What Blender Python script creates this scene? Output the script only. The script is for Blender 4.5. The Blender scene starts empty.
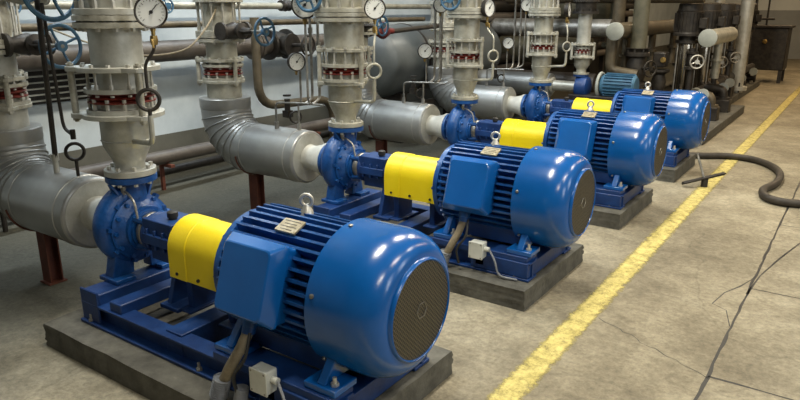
import bpy, bmesh, math, random
from mathutils import Vector, Matrix, Quaternion
random.seed(7)
PI = math.pi
V = Vector
COL = bpy.context.scene.collection

# ------------------------------------------------------------------ materials
def nodes(name):
    m = bpy.data.materials.new(name); m.use_nodes = True
    nt = m.node_tree; b = nt.nodes['Principled BSDF']
    return m, nt, b
def N(nt, t, **kw):
    n = nt.nodes.new(t)
    for k, v in kw.items():
        if k in n.inputs: n.inputs[k].default_value = v
        else: setattr(n, k, v)
    return n
def paint(name, c1, c2, rough=.35, metal=0.0, scale=6, bump=.05, spec=.5, lo=.35, hi=.7, bscale=60, coat=0, c3=None):
    """two-tone worn surface: object-space noise mixes two colours, fine noise bumps"""
    m, nt, b = nodes(name)
    tc = N(nt, 'ShaderNodeTexCoord')
    n1 = N(nt, 'ShaderNodeTexNoise', Scale=scale, Detail=8, Roughness=.65)
    r = N(nt, 'ShaderNodeValToRGB')
    r.color_ramp.elements[0].position = lo; r.color_ramp.elements[0].color = (*c1, 1)
    r.color_ramp.elements[1].position = hi; r.color_ramp.elements[1].color = (*c2, 1)
    if c3:
        e = r.color_ramp.elements.new(min(.98, hi+.06)); e.color = (*c3, 1)
    nt.links.new(tc.outputs['Object'], n1.inputs['Vector'])
    nt.links.new(n1.outputs['Fac'], r.inputs['Fac'])
    nt.links.new(r.outputs['Color'], b.inputs['Base Color'])
    n2 = N(nt, 'ShaderNodeTexNoise', Scale=bscale, Detail=4)
    bp = N(nt, 'ShaderNodeBump', Strength=bump, Distance=.01)
    nt.links.new(tc.outputs['Object'], n2.inputs['Vector'])
    nt.links.new(n2.outputs['Fac'], bp.inputs['Height'])
    nt.links.new(bp.outputs['Normal'], b.inputs['Normal'])
    mr = N(nt, 'ShaderNodeMapRange'); mr.inputs['To Min'].default_value = rough*.8; mr.inputs['To Max'].default_value = min(1, rough*1.3)
    nt.links.new(n1.outputs['Fac'], mr.inputs['Value']); nt.links.new(mr.outputs['Result'], b.inputs['Roughness'])
    b.inputs['Metallic'].default_value = metal
    b.inputs['Specular IOR Level'].default_value = spec
    if coat: b.inputs['Coat Weight'].default_value = coat; b.inputs['Coat Roughness'].default_value = .12
    return m
MT = {}
MT['blue'] = paint('blue_enamel', (.002,.074,.29), (.004,.100,.37), .20, spec=.6, scale=4, bump=.03, lo=.3, hi=.75, bscale=25)
MT['blue_cast'] = paint('blue_cast_paint', (.003,.040,.165), (.010,.090,.32), .33, scale=9, bump=.35, bscale=45)
MT['blue_frame'] = paint('blue_frame_paint', (.003,.022,.105), (.007,.05,.20), .45, scale=7, bump=.15, bscale=40)
MT['blue_wheel'] = paint('blue_grey_wheel_paint', (.03,.09,.17), (.06,.17,.27), .45, scale=12, bump=.1)
MT['yellow'] = paint('yellow_guard_paint', (.78,.60,.0), (.86,.68,.012), .42, scale=5, bump=.04)
MT['silver'] = paint('silver_pipe_paint', (.34,.34,.30), (.54,.54,.50), .40, metal=.4, scale=7, bump=.12, spec=.5)
MT['whitep'] = paint('off_white_pipe_paint', (.42,.43,.40), (.62,.62,.58), .45, metal=.05, scale=8, bump=.1)
MT['cream'] = paint('cream_silver_paint', (.28,.27,.22), (.52,.51,.44), .40, metal=.4, scale=8, bump=.12)
MT['flange'] = paint('weathered_flange_metal', (.26,.25,.20), (.52,.51,.45), .42, metal=.3, scale=14, bump=.2)
MT['clad'] = paint('aluminium_foil_cladding', (.27,.275,.27), (.38,.385,.375), .36, metal=.6, scale=3, bump=.02, bscale=9)
MT['steel'] = paint('dull_steel', (.20,.19,.17), (.40,.39,.36), .4, metal=.7, scale=15, bump=.1)
MT['zinc'] = paint('bright_zinc', (.45,.44,.40), (.68,.67,.62), .35, metal=.6, scale=20, bump=.05)
MT['dark'] = paint('dark_oxidised_iron', (.012,.010,.009), (.045,.038,.030), .5, metal=.3, scale=12, bump=.2)
MT['darkpipe'] = paint('brown_grey_pipe_paint', (.055,.045,.038), (.11,.095,.08), .45, metal=.1, scale=6, bump=.1)
MT['tan'] = paint('dusty_tan_pipe_paint', (.055,.045,.03), (.15,.12,.075), .45, metal=.25, scale=6, bump=.1)
MT['olive'] = paint('olive_pipe_paint', (.06,.058,.04), (.13,.12,.08), .45, scale=6, bump=.1)
MT['rust'] = paint('red_brown_primer', (.07,.018,.010), (.14,.04,.022), .7, scale=10, bump=.2)
MT['redrub'] = paint('red_rubber', (.08,.009,.006), (.20,.024,.014), .55, scale=18, bump=.1)
MT['redvalve'] = paint('dark_red_valve_paint', (.06,.006,.006), (.13,.015,.012), .4, scale=12, bump=.1)
MT['black'] = paint('black_rubber', (.010,.010,.010), (.028,.026,.024), .55, scale=10, bump=.1)
MT['hose'] = paint('dusty_black_hose', (.022,.018,.014), (.055,.045,.034), .6, scale=14, bump=.15)
MT['white'] = paint('white_dial', (.72,.74,.72), (.82,.83,.80), .3, scale=3, bump=0)
MT['jb'] = paint('grey_white_plastic', (.52,.53,.48), (.66,.67,.62), .4, scale=8, bump=.02)
MT['beige'] = paint('beige_conduit', (.16,.13,.08), (.30,.25,.17), .55, scale=20, bump=.2)
MT['sleeve'] = paint('grey_sleeve', (.15,.16,.18), (.27,.28,.30), .55, scale=20, bump=.2)
MT['plate'] = paint('tan_nameplate', (.24,.20,.12), (.50,.45,.33), .4, metal=.4, scale=30, bump=.05)
MT['ink'] = paint('black_ink', (.01,.01,.01), (.02,.02,.02), .5)
MT['brass'] = paint('aged_brass', (.22,.14,.04), (.42,.30,.11), .4, metal=.8, scale=20, bump=.1)
MT['inox'] = paint('polished_stainless', (.35,.31,.25), (.5,.45,.38), .22, metal=1, scale=3, bump=.01)
MT['darkgrey'] = paint('dark_grey_tank_paint', (.06,.068,.07), (.10,.11,.11), .4, metal=.1, scale=3, bump=.05)
MT['plinth'] = paint('plinth_concrete', (.06,.058,.05), (.14,.135,.115), .9, scale=9, bump=.5, spec=.2, lo=.3, hi=.68, bscale=30, c3=(.22,.21,.18))
MT['cap'] = paint('pale_pipe_cap', (.26,.28,.26), (.38,.40,.37), .5, scale=5, bump=.05)

def mat_grille():
    m, nt, b = nodes('fan_grille_mesh')
    tc = N(nt, 'ShaderNodeTexCoord'); mp = N(nt, 'ShaderNodeMapping')
    mp.inputs['Rotation'].default_value = (math.radians(45), 0, 0)
    sep = N(nt, 'ShaderNodeSeparateXYZ')
    nt.links.new(tc.outputs['Object'], mp.inputs['Vector']); nt.links.new(mp.outputs['Vector'], sep.inputs['Vector'])
    outs = []
    for ax in ('Y', 'Z'):
        mu = N(nt, 'ShaderNodeMath', operation='MULTIPLY'); mu.inputs[1].default_value = 500
        si = N(nt, 'ShaderNodeMath', operation='SINE')
        nt.links.new(sep.outputs[ax], mu.inputs[0]); nt.links.new(mu.outputs[0], si.inputs[0]); outs.append(si)
    mx = N(nt, 'ShaderNodeMath', operation='MAXIMUM')
    nt.links.new(outs[0].outputs[0], mx.inputs[0]); nt.links.new(outs[1].outputs[0], mx.inputs[1])
    r = N(nt, 'ShaderNodeValToRGB')
    r.color_ramp.elements[0].position = .35; r.color_ramp.elements[0].color = (.006,.006,.005,1)
    r.color_ramp.elements[1].position = .85; r.color_ramp.elements[1].color = (.11,.092,.06,1)
    nt.links.new(mx.outputs[0], r.inputs['Fac']); nt.links.new(r.outputs['Color'], b.inputs['Base Color'])
    b.inputs['Roughness'].default_value = .5; b.inputs['Metallic'].default_value = .3
    bp = N(nt, 'ShaderNodeBump', Strength=.6, Distance=.004)
    nt.links.new(mx.outputs[0], bp.inputs['Height']); nt.links.new(bp.outputs['Normal'], b.inputs['Normal'])
    return m
MT['grille'] = mat_grille()

def mat_floor():
    m, nt, b = nodes('worn_concrete_floor')
    L = nt.links.new
    tc = N(nt, 'ShaderNodeTexCoord')
    big = N(nt, 'ShaderNodeTexNoise', Scale=.9, Detail=6, Roughness=.6)
    mid = N(nt, 'ShaderNodeTexNoise', Scale=5, Detail=9, Roughness=.7)
    fine = N(nt, 'ShaderNodeTexNoise', Scale=45, Detail=6, Roughness=.7)
    for n in (big, mid, fine): L(tc.outputs['Object'], n.inputs['Vector'])
    r = N(nt, 'ShaderNodeValToRGB')
    r.color_ramp.elements[0].position = .34; r.color_ramp.elements[0].color = (.125,.106,.072,1)
    r.color_ramp.elements[1].position = .66; r.color_ramp.elements[1].color = (.37,.335,.245,1)
    e = r.color_ramp.elements.new(.5); e.color = (.235,.206,.145,1)
    mixf = N(nt, 'ShaderNodeMath', operation='MULTIPLY_ADD'); mixf.inputs[1].default_value = .5
    half = N(nt, 'ShaderNodeMath', operation='MULTIPLY'); half.inputs[1].default_value = .5
    L(big.outputs['Fac'], half.inputs[0]); L(mid.outputs['Fac'], mixf.inputs[0]); L(half.outputs[0], mixf.inputs[2])
    L(mixf.outputs[0], r.inputs['Fac'])
    # dirt plus light falloff, both painted darker on the machinery side of the aisle
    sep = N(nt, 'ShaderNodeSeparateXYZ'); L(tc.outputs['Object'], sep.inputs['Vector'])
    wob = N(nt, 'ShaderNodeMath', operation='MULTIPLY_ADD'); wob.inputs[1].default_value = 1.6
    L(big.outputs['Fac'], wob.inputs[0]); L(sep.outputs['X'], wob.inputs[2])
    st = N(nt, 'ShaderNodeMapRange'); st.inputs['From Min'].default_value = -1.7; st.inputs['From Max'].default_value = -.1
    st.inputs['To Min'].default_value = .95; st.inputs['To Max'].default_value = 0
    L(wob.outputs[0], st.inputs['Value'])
    dirt_falloff = N(nt, 'ShaderNodeMixRGB', blend_type='MIX'); dirt_falloff.inputs['Color2'].default_value = (.068,.067,.052,1)
    L(st.outputs['Result'], dirt_falloff.inputs['Fac']); L(r.outputs['Color'], dirt_falloff.inputs['Color1'])
    # speckle
    sp = N(nt, 'ShaderNodeMapRange'); sp.inputs['From Min'].default_value = .3; sp.inputs['From Max'].default_value = .7
    sp.inputs['To Min'].default_value = .66; sp.inputs['To Max'].default_value = 1.3
    L(fine.outputs['Fac'], sp.inputs['Value'])
    mul = N(nt, 'ShaderNodeMixRGB', blend_type='MULTIPLY'); mul.inputs['Fac'].default_value = 1
    L(dirt_falloff.outputs['Color'], mul.inputs['Color1']); L(sp.outputs['Result'], mul.inputs['Color2'])
    # meandering hairline cracks
    dist = N(nt, 'ShaderNodeTexNoise', Scale=2.2, Detail=5)
    vm = N(nt, 'ShaderNodeVectorMath', operation='MULTIPLY_ADD'); vm.inputs[1].default_value = (.35,.35,.35)
    L(tc.outputs['Object'], dist.inputs['Vector']); L(dist.outputs['Color'], vm.inputs[0]); L(tc.outputs['Object'], vm.inputs[2])
    vo = N(nt, 'ShaderNodeTexVoronoi', feature='DISTANCE_TO_EDGE', Scale=.75)
    L(vm.outputs[0], vo.inputs['Vector'])
    ck = N(nt, 'ShaderNodeMapRange'); ck.inputs['From Min'].default_value = .0; ck.inputs['From Max'].default_value = .010
    ck.inputs['To Min'].default_value = .80; ck.inputs['To Max'].default_value = 1
    L(vo.outputs['Distance'], ck.inputs['Value'])
    m2 = N(nt, 'ShaderNodeMixRGB', blend_type='MULTIPLY'); m2.inputs['Fac'].default_value = 1
    L(mul.outputs['Color'], m2.inputs['Color1']); L(ck.outputs['Result'], m2.inputs['Color2'])
    L(m2.outputs['Color'], b.inputs['Base Color'])
    b.inputs['Roughness'].default_value = .72; b.inputs['Specular IOR Level'].default_value = .35
    add = N(nt, 'ShaderNodeMath', operation='ADD'); L(mid.outputs['Fac'], add.inputs[0]); L(fine.outputs['Fac'], add.inputs[1])
    bp = N(nt, 'ShaderNodeBump', Strength=.45, Distance=.012)
    L(add.outputs[0], bp.inputs['Height']); L(bp.outputs['Normal'], b.inputs['Normal'])
    return m
MT['floor'] = mat_floor()

def mat_line():
    m = paint('worn_yellow_floor_paint', (.50,.42,.13), (.64,.54,.20), .7, scale=9, bump=.4, spec=.3, lo=.3, hi=.6)
    nt = m.node_tree; L = nt.links.new; b = nt.nodes['Principled BSDF']
    tc = N(nt, 'ShaderNodeTexCoord')
    n = N(nt, 'ShaderNodeTexNoise', Scale=16, Detail=10, Roughness=.85); L(tc.outputs['Object'], n.inputs['Vector'])
    sep = N(nt, 'ShaderNodeSeparateXYZ'); L(tc.outputs['Object'], sep.inputs['Vector'])
    ab = N(nt, 'ShaderNodeMath', operation='ABSOLUTE'); L(sep.outputs['X'], ab.inputs[0])
    ed = N(nt, 'ShaderNodeMapRange'); ed.inputs['From Min'].default_value = .045; ed.inputs['From Max'].default_value = .085
    ed.inputs['To Min'].default_value = 0; ed.inputs['To Max'].default_value = .32
    L(ab.outputs[0], ed.inputs['Value'])
    far = N(nt, 'ShaderNodeMapRange'); far.inputs['From Min'].default_value = 5; far.inputs['From Max'].default_value = 10
    far.inputs['To Min'].default_value = 0; far.inputs['To Max'].default_value = .40; L(sep.outputs['Y'], far.inputs['Value'])
    s = N(nt, 'ShaderNodeMath', operation='SUBTRACT'); L(n.outputs['Fac'], s.inputs[0]); L(ed.outputs['Result'], s.inputs[1])
    s2 = N(nt, 'ShaderNodeMath', operation='SUBTRACT'); L(s.outputs[0], s2.inputs[0]); L(far.outputs['Result'], s2.inputs[1])
    al = N(nt, 'ShaderNodeMapRange'); al.inputs['From Min'].default_value = .28; al.inputs['From Max'].default_value = .56
    L(s2.outputs[0], al.inputs['Value']); L(al.outputs['Result'], b.inputs['Alpha'])
    return m
MT['line'] = mat_line()

def mat_wall(name, zsplit, up1, up2, lo1, lo2):
    m, nt, b = nodes(name); L = nt.links.new
    tc = N(nt, 'ShaderNodeTexCoord'); sep = N(nt, 'ShaderNodeSeparateXYZ'); L(tc.outputs['Object'], sep.inputs['Vector'])
    n = N(nt, 'ShaderNodeTexNoise', Scale=1.6, Detail=8, Roughness=.65); L(tc.outputs['Object'], n.inputs['Vector'])
    a = N(nt, 'ShaderNodeValToRGB'); c = N(nt, 'ShaderNodeValToRGB')
    for rr, p, q in ((a, up1, up2), (c, lo1, lo2)):
        rr.color_ramp.elements[0].position = .3; rr.color_ramp.elements[0].color = (*p, 1)
        rr.color_ramp.elements[1].position = .7; rr.color_ramp.elements[1].color = (*q, 1)
        L(n.outputs['Fac'], rr.inputs['Fac'])
    g = N(nt, 'ShaderNodeMath', operation='GREATER_THAN'); g.inputs[1].default_value = zsplit; L(sep.outputs['Z'], g.inputs[0])
    mx = N(nt, 'ShaderNodeMixRGB'); L(g.outputs[0], mx.inputs['Fac']); L(c.outputs['Color'], mx.inputs['Color1']); L(a.outputs['Color'], mx.inputs['Color2'])
    L(mx.outputs['Color'], b.inputs['Base Color']); b.inputs['Roughness'].default_value = .75
    bp = N(nt, 'ShaderNodeBump', Strength=.2, Distance=.01); L(n.outputs['Fac'], bp.inputs['Height']); L(bp.outputs['Normal'], b.inputs['Normal'])
    return m
MT['wallL'] = mat_wall('pale_blue_plaster', .38, (.40,.46,.50), (.60,.66,.69), (.075,.073,.058), (.14,.135,.11))
MT['wallB'] = mat_wall('two_tone_plaster', 1.50, (.60,.62,.60), (.72,.74,.70), (.25,.26,.255), (.33,.34,.33))
MT['ceil'] = paint('grey_ceiling', (.10,.10,.09), (.15,.15,.14), .9, scale=2)

# ------------------------------------------------------------------ mesh builder
def frame_of(ax):
    ax = V(ax).normalized()
    ref = V((0,0,1)) if abs(ax.z) < .9 else V((1,0,0))
    u = ax.cross(ref).normalized(); w = ax.cross(u).normalized()
    return ax, u, w
class M:
    def __init__(s): s.bm = bmesh.new()
    def ring(s, c, u, w, r, n, ph=0):
        return [s.bm.verts.new(c + u*(r*math.cos(2*PI*i/n+ph)) + w*(r*math.sin(2*PI*i/n+ph))) for i in range(n)]
    def skin(s, A, B):
        n = len(A)
        for i in range(n):
            try: s.bm.faces.new((A[i], A[(i+1)%n], B[(i+1)%n], B[i]))
            except ValueError: pass
    def lathe(s, o, ax, prof, n=28, caps=True, ph=0):
        o = V(o); ax, u, w = frame_of(ax); prev = None; first = None
        for t, r in prof:
            R = s.ring(o + ax*t, u, w, max(r, 1e-4), n, ph)
            if prev: s.skin(prev, R)
            else: first = R
            prev = R
        if caps:
            s.bm.faces.new(first); s.bm.faces.new(prev)
        return s
    def cyl(s, p0, p1, r, r1=None, n=20, caps=True):
        p0, p1 = V(p0), V(p1)
        return s.lathe(p0, p1-p0, [(0, r), ((p1-p0).length, r if r1 is None else r1)], n, caps)
    def box(s, c, size, rot=None):
        vs = []
        for x in (-.5,.5):
            for y in (-.5,.5):
                for z in (-.5,.5):
                    p = V((x*size[0], y*size[1], z*size[2]))
                    if rot is not None: p = rot @ p
                    vs.append(s.bm.verts.new(V(c)+p))
        for f in ((0,1,3,2),(4,6,7,5),(0,4,5,1),(2,3,7,6),(0,2,6,4),(1,5,7,3)): s.bm.faces.new([vs[i] for i in f])
        return s
    def loft(s, loops, caps=True):
        prev = None; first = None
        for lp in loops:
            R = [s.bm.verts.new(V(p)) for p in lp]
            if prev: s.skin(prev, R)
            else: first = R
            prev = R
        if caps: s.bm.faces.new(first); s.bm.faces.new(prev)
        return s
    def prism(s, pts, vec):
        return s.loft([pts, [V(p)+V(vec) for p in pts]])
    def torus(s, c, ax, R, r, n=28, m=8, a0=0, a1=2*PI):
        c = V(c); ax, u, w = frame_of(ax); full = abs(a1-a0-2*PI) < 1e-6
        rings = []
        for i in range(n if full else n+1):
            a = a0 + (a1-a0)*i/n; d = u*math.cos(a)+w*math.sin(a); cc = c + d*R
            rings.append([s.bm.verts.new(cc + d*(r*math.cos(2*PI*j/m)) + ax*(r*math.sin(2*PI*j/m))) for j in range(m)])
        for i in range(len(rings)-1): s.skin(rings[i], rings[i+1])
        if full: s.skin(rings[-1], rings[0])
        else: s.bm.faces.new(rings[0]); s.bm.faces.new(rings[-1])
        return s
    def tube(s, pts, r, n=10, fil=.04, seg=5, radii=None):
        pts = [V(p) for p in pts]; out = [pts[0]]
        for i in range(1, len(pts)-1):
            a, b, c = pts[i-1], pts[i], pts[i+1]
            d0 = (a-b); d1 = (c-b); f = min(fil, d0.length*.48, d1.length*.48)
            p, q = b+d0.normalized()*f, b+d1.normalized()*f
            for k in range(seg+1):
                t = k/seg; out.append(p*(1-t)**2 + b*2*t*(1-t) + q*t*t)
        out.append(pts[-1])
        ds = []
        for i in range(len(out)):
            d = out[min(i+1, len(out)-1)] - out[max(i-1, 0)]
            ds.append(d.normalized())
        _, u, w = frame_of(ds[0]); prev = None; first = None
        for i, p in enumerate(out):
            if i:
                q = ds[i-1].rotation_difference(ds[i]); u = q @ u; w = q @ w
            R = s.ring(p, u, w, r if radii is None else radii(i/(len(out)-1)), n)
            if prev: s.skin(prev, R)
            else: first = R
            prev = R
        s.bm.faces.new(first); s.bm.faces.new(prev)
        return s
    def bolts(s, c, ax, R, n, r, h, ph=0.0):
        c = V(c); ax, u, w = frame_of(ax)
        for i in range(n):
            a = 2*PI*i/n+ph; p = c + u*(R*math.cos(a)) + w*(R*math.sin(a))
            s.lathe(p - ax*(h/2), ax, [(0, r), (h, r)], 6)
        return s
    def build(s, name, mat, parent=None, bevel=0, ang=34):
        bmesh.ops.recalc_face_normals(s.bm, faces=s.bm.faces)
        ca = math.radians(ang)
        for e in s.bm.edges:
            e.smooth = len(e.link_faces) == 2 and e.calc_face_angle(0) < ca
        for f in s.bm.faces: f.smooth = True
        if parent is not None: off = parent.get('_w'); off = V(off)
        else:
            vs = [v.co for v in s.bm.verts]
            lo = V((min(v.x for v in vs), min(v.y for v in vs), min(v.z for v in vs)))
            hi = V((max(v.x for v in vs), max(v.y for v in vs), max(v.z for v in vs)))
            off = V(((lo.x+hi.x)/2, (lo.y+hi.y)/2, lo.z))
        bmesh.ops.translate(s.bm, verts=s.bm.verts, vec=-off)
        me = bpy.data.meshes.new(name); s.bm.to_mesh(me); s.bm.free()
        me.materials.append(MT[mat] if isinstance(mat, str) else mat)
        o = bpy.data.objects.new(name, me); COL.objects.link(o)
        if parent is not None:
            o.parent = parent; o['_w'] = tuple(off)
        else: o.location = off; o['_w'] = tuple(off)
        if bevel:
            b = o.modifiers.new('bevel', 'BEVEL'); b.width = bevel; b.segments = 2; b.limit_method = 'ANGLE'; b.angle_limit = math.radians(40)
        return o
def smooth(p, k=6):
    p = [V(q) for q in p]; out = []
    for i in range(len(p)-1):
        a, b, c, d = p[max(i-1,0)], p[i], p[i+1], p[min(i+2, len(p)-1)]
        for j in range(k):
            t = j/k
            out.append(.5*((2*b)+(c-a)*t+(2*a-5*b+4*c-d)*t*t+(3*b-a-3*c+d)*t**3))
    out.append(p[-1]); return out
def tag(o, label, cat, group=None, kind=None):
    if label: o['label'] = label
    if cat: o['category'] = cat
    if group: o['group'] = group
    if kind: o['kind'] = kind
    return o
def thing(name, label, cat, loc, group=None):
    o = bpy.data.objects.new(name, None); COL.objects.link(o); o.location = loc; o.empty_display_size = .1
    o['_w'] = tuple(loc)
    return tag(o, label, cat, group)
def dup(o, dv, label=None, parent=None):
    c = o.copy(); COL.objects.link(c)
    if parent is None:
        c.location = o.location + V(dv); c['_w'] = tuple(V(o['_w'])+V(dv))
        if label: c['label'] = label
    else: c.parent = parent
    for ch in list(o.children): dup(ch, dv, None, c)
    return c

Y0, SP = 1.86, 1.6824
YS = [Y0 + SP*k for k in range(4)]
AZ = .536                      # shaft height
ORD = ['nearest', 'second', 'third', 'farthest']
XD = -2.916                    # discharge centre line
XR = -4.15                     # suction riser centre line

# ------------------------------------------------------------------ the hall
def struct(name, m, mat):
    o = m.build(name, mat); o['kind'] = 'structure'; return o
struct('floor', M().box((-1.2, 10.5, -.05), (10.4, 31, .1)), 'floor').location  # floor
fl = bpy.data.objects['floor']
struct('wall_left', M().box((-5.75, 10.5, 2.35), (.2, 31, 4.7)), 'wallL')
struct('wall_back', M().box((-1.2, 25.1, 2.35), (10.4, .2, 4.7)), 'wallB')
struct('wall_front', M().box((-1.2, -5.1, 2.35), (10.4, .2, 4.7)), 'ceil')
struct('wall_right', M().box((4.1, 10.5, 2.35), (.2, 31, 4.7)), 'ceil')
struct('ceiling', M().box((-1.2, 10.5, 4.75), (10.4, 31, .1)), 'ceil')

ln = M().box((-1.04, 9.5, .0008), (.17, 23, .0016)).build('painted_floor_line', 'line')
tag(ln, 'long worn yellow line painted on the concrete aisle floor', 'floor marking')
# aisle slab joints: dark grooves (thin strips of dirt-filled joint)
def joint(pts, w, label):
    m = M()
    L_, R_ = [], []
    for i, p in enumerate(pts):
        d = V(pts[min(i+1, len(pts)-1)]) - V(pts[max(i-1, 0)]); d = V((d[0], d[1])).normalized(); nrm = V((-d.y, d.x, 0))
        ww = w*(.6+.8*random.random())/2
        L_.append(V((p[0], p[1], .0006)) + nrm*ww); R_.append(V((p[0], p[1], .0006)) - nrm*ww)
    a = [m.bm.verts.new(v) for v in L_]; b = [m.bm.verts.new(v) for v in R_]
    for i in range(len(pts)-1): m.bm.faces.new((a[i], a[i+1], b[i+1], b[i]))
    o = m.build('floor_joint', 'ink'); o['kind'] = 'structure'; o['label'] = label
    o.name = 'trim_1' if 'trim_1' not in bpy.data.objects else 'trim_%d' % (1+sum(1 for q in bpy.data.objects if q.name.startswith('trim_')))
def wob(p, q, n, a):
    return [(p[0]+(q[0]-p[0])*i/n + random.uniform(-a, a), p[1]+(q[1]-p[1])*i/n + random.uniform(-a, a)) for i in range(n+1)]
joint(wob((-.372, 2.2), (-.352, 5.2), 40, .004) , .014, 'long dark joint beside the aisle slabs')
joint(wob((-.352, 5.2), (-.30, 14), 40, .004), .012, 'far part of the long dark joint')
joint(wob((-.365, 2.96), (3.9, 3.1), 40, .004), .012, 'cross joint')
joint(wob((-.355, 4.15), (3.9, 4.25), 40, .004), .010, 'cross joint')
joint(wob((-.345, 5.6), (3.9, 5.7), 40, .004), .008, 'cross joint')
joint(wob((-.34, 7.2), (3.9, 7.3), 40, .004), .008, 'cross joint')
joint([(-.36, 4.05), (-.335, 4.4), (-.27, 4.8), (-.17, 5.3), (-.10, 5.9), (.05, 6.5)], .012, 'crack')
joint([(-.37, 3.55), (-.42, 3.75), (-.50, 3.80), (-.47, 4.0), (-.41, 4.15), (-.37, 4.3)], .008, 'crack')
joint(wob((-.37, 2.95), (-.95, 3.25), 16, .012), .004, 'hairline crack')

# ------------------------------------------------------------------ pump set prototypes (built at the nearest set)
y = Y0
def plinth():
    m = M()
    x0, x1, w, h = -3.10, -1.325, .455, .12
    nx, ny = 14, 8
    # slightly rough hand-cast block
    m.box(((x0+x1)/2, y+.01, h/2), (x1-x0, 2*w, h))
    bmesh.ops.subdivide_edges(m.bm, edges=m.bm.edges[:], cuts=9, use_grid_fill=True)
    for v in m.bm.verts:
        e = (abs(v.co.z-h) < 1e-4) + (abs(v.co.x-x0) < 1e-4 or abs(v.co.x-x1) < 1e-4) + (abs(abs(v.co.y-y-.01)-w) < 1e-4)
        if e >= 2 and v.co.z > .01:
            v.co += V((random.uniform(-.004,.004), random.uniform(-.004,.004), random.uniform(-.004,.001)))
        elif v.co.z > .01: v.co += V((random.uniform(-.002,.002),)*3)
    return m.build('concrete_plinth', 'plinth', ang=50)
pl = plinth(); tag(pl, 'grey concrete plinth under the nearest blue pump set, chipped left corner', 'plinth', 'concrete plinths')
for k in range(1, 4): dup(pl, (0, SP*k, 0), 'grey concrete plinth under the %s blue pump set' % (['','second','third','farthest'][k]))

def base_frame():
    t = thing('base_frame', 'blue welded steel base frame on the nearest concrete plinth', 'base frame', (-2.15, y, .12), 'blue base frames')
    for s, nm in ((-1, 'near'), (1, 'far')):
        m = M(); yy = y+s*.27; o = -s  # C channel, web outside
        x0, x1 = -2.97, -1.36
        m.box(((x0+x1)/2, yy, .128), (x1-x0, .115, .014))
        m.box(((x0+x1)/2, yy+o*.0, .175), (x1-x0, .014, .095))
        m.box(((x0+x1)/2, yy, .222), (x1-x0, .085, .012))
        m.build('rail', 'blue_frame', t, .003)
    for cx, w, hh in ((-2.93, .08, .088), (-2.30, .11, .11), (-1.41, .08, .088)):
        M().box((cx, y, .128+hh/2), (w, .56, hh)).build('cross_member', 'blue_frame', t, .004)
    # pump pedestal, a folded trough rising at the pump end
    m = M()
    m.box((-2.90, y, .245), (.14, .60, .075)); m.box((-2.90, y-.305, .21), (.145, .012, .17)); m.box((-2.70, y, .245), (.09, .60, .06))
    m.build('pump_pedestal', 'blue_frame', t, .006)
    # bearing support plate (under bearing housing)
    m = M()
    m.prism([(-2.56, y-.12, .23), (-2.56, y+.12, .23), (-2.56, y+.05, .47), (-2.56, y-.05, .47)], (.03, 0, 0))
    m.box((-2.52, y, .237), (.13, .28, .02))
    m.build('bearing_support', 'blue_frame', t, .003)
    for s in (-1, 1):
        m = M(); m.box((-1.69, y+s*.245, .24), (.62, .14, .035)); m.box((-1.55, y+s*.255, .182), (.36, .14, .09)); m.build('motor_pad', 'blue_frame', t, .004)
    for cx in (-2.90, -2.1, -1.45):
        m = M(); p = (cx, y-.305, .14)
        m.lathe((cx, y-.312, .134), (0,0,1), [(0,.014),(.012,.014)], 6).lathe((cx, y-.312, .14), (0,0,1), [(0,.007),(.03,.007)], 8)
        m.build('anchor_bolt', 'steel', t)
    return t
bf = base_frame()
for k in range(1, 4): dup(bf, (0, SP*k, 0), 'blue welded steel base frame on the %s concrete plinth from the front' % ORD[k])

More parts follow.
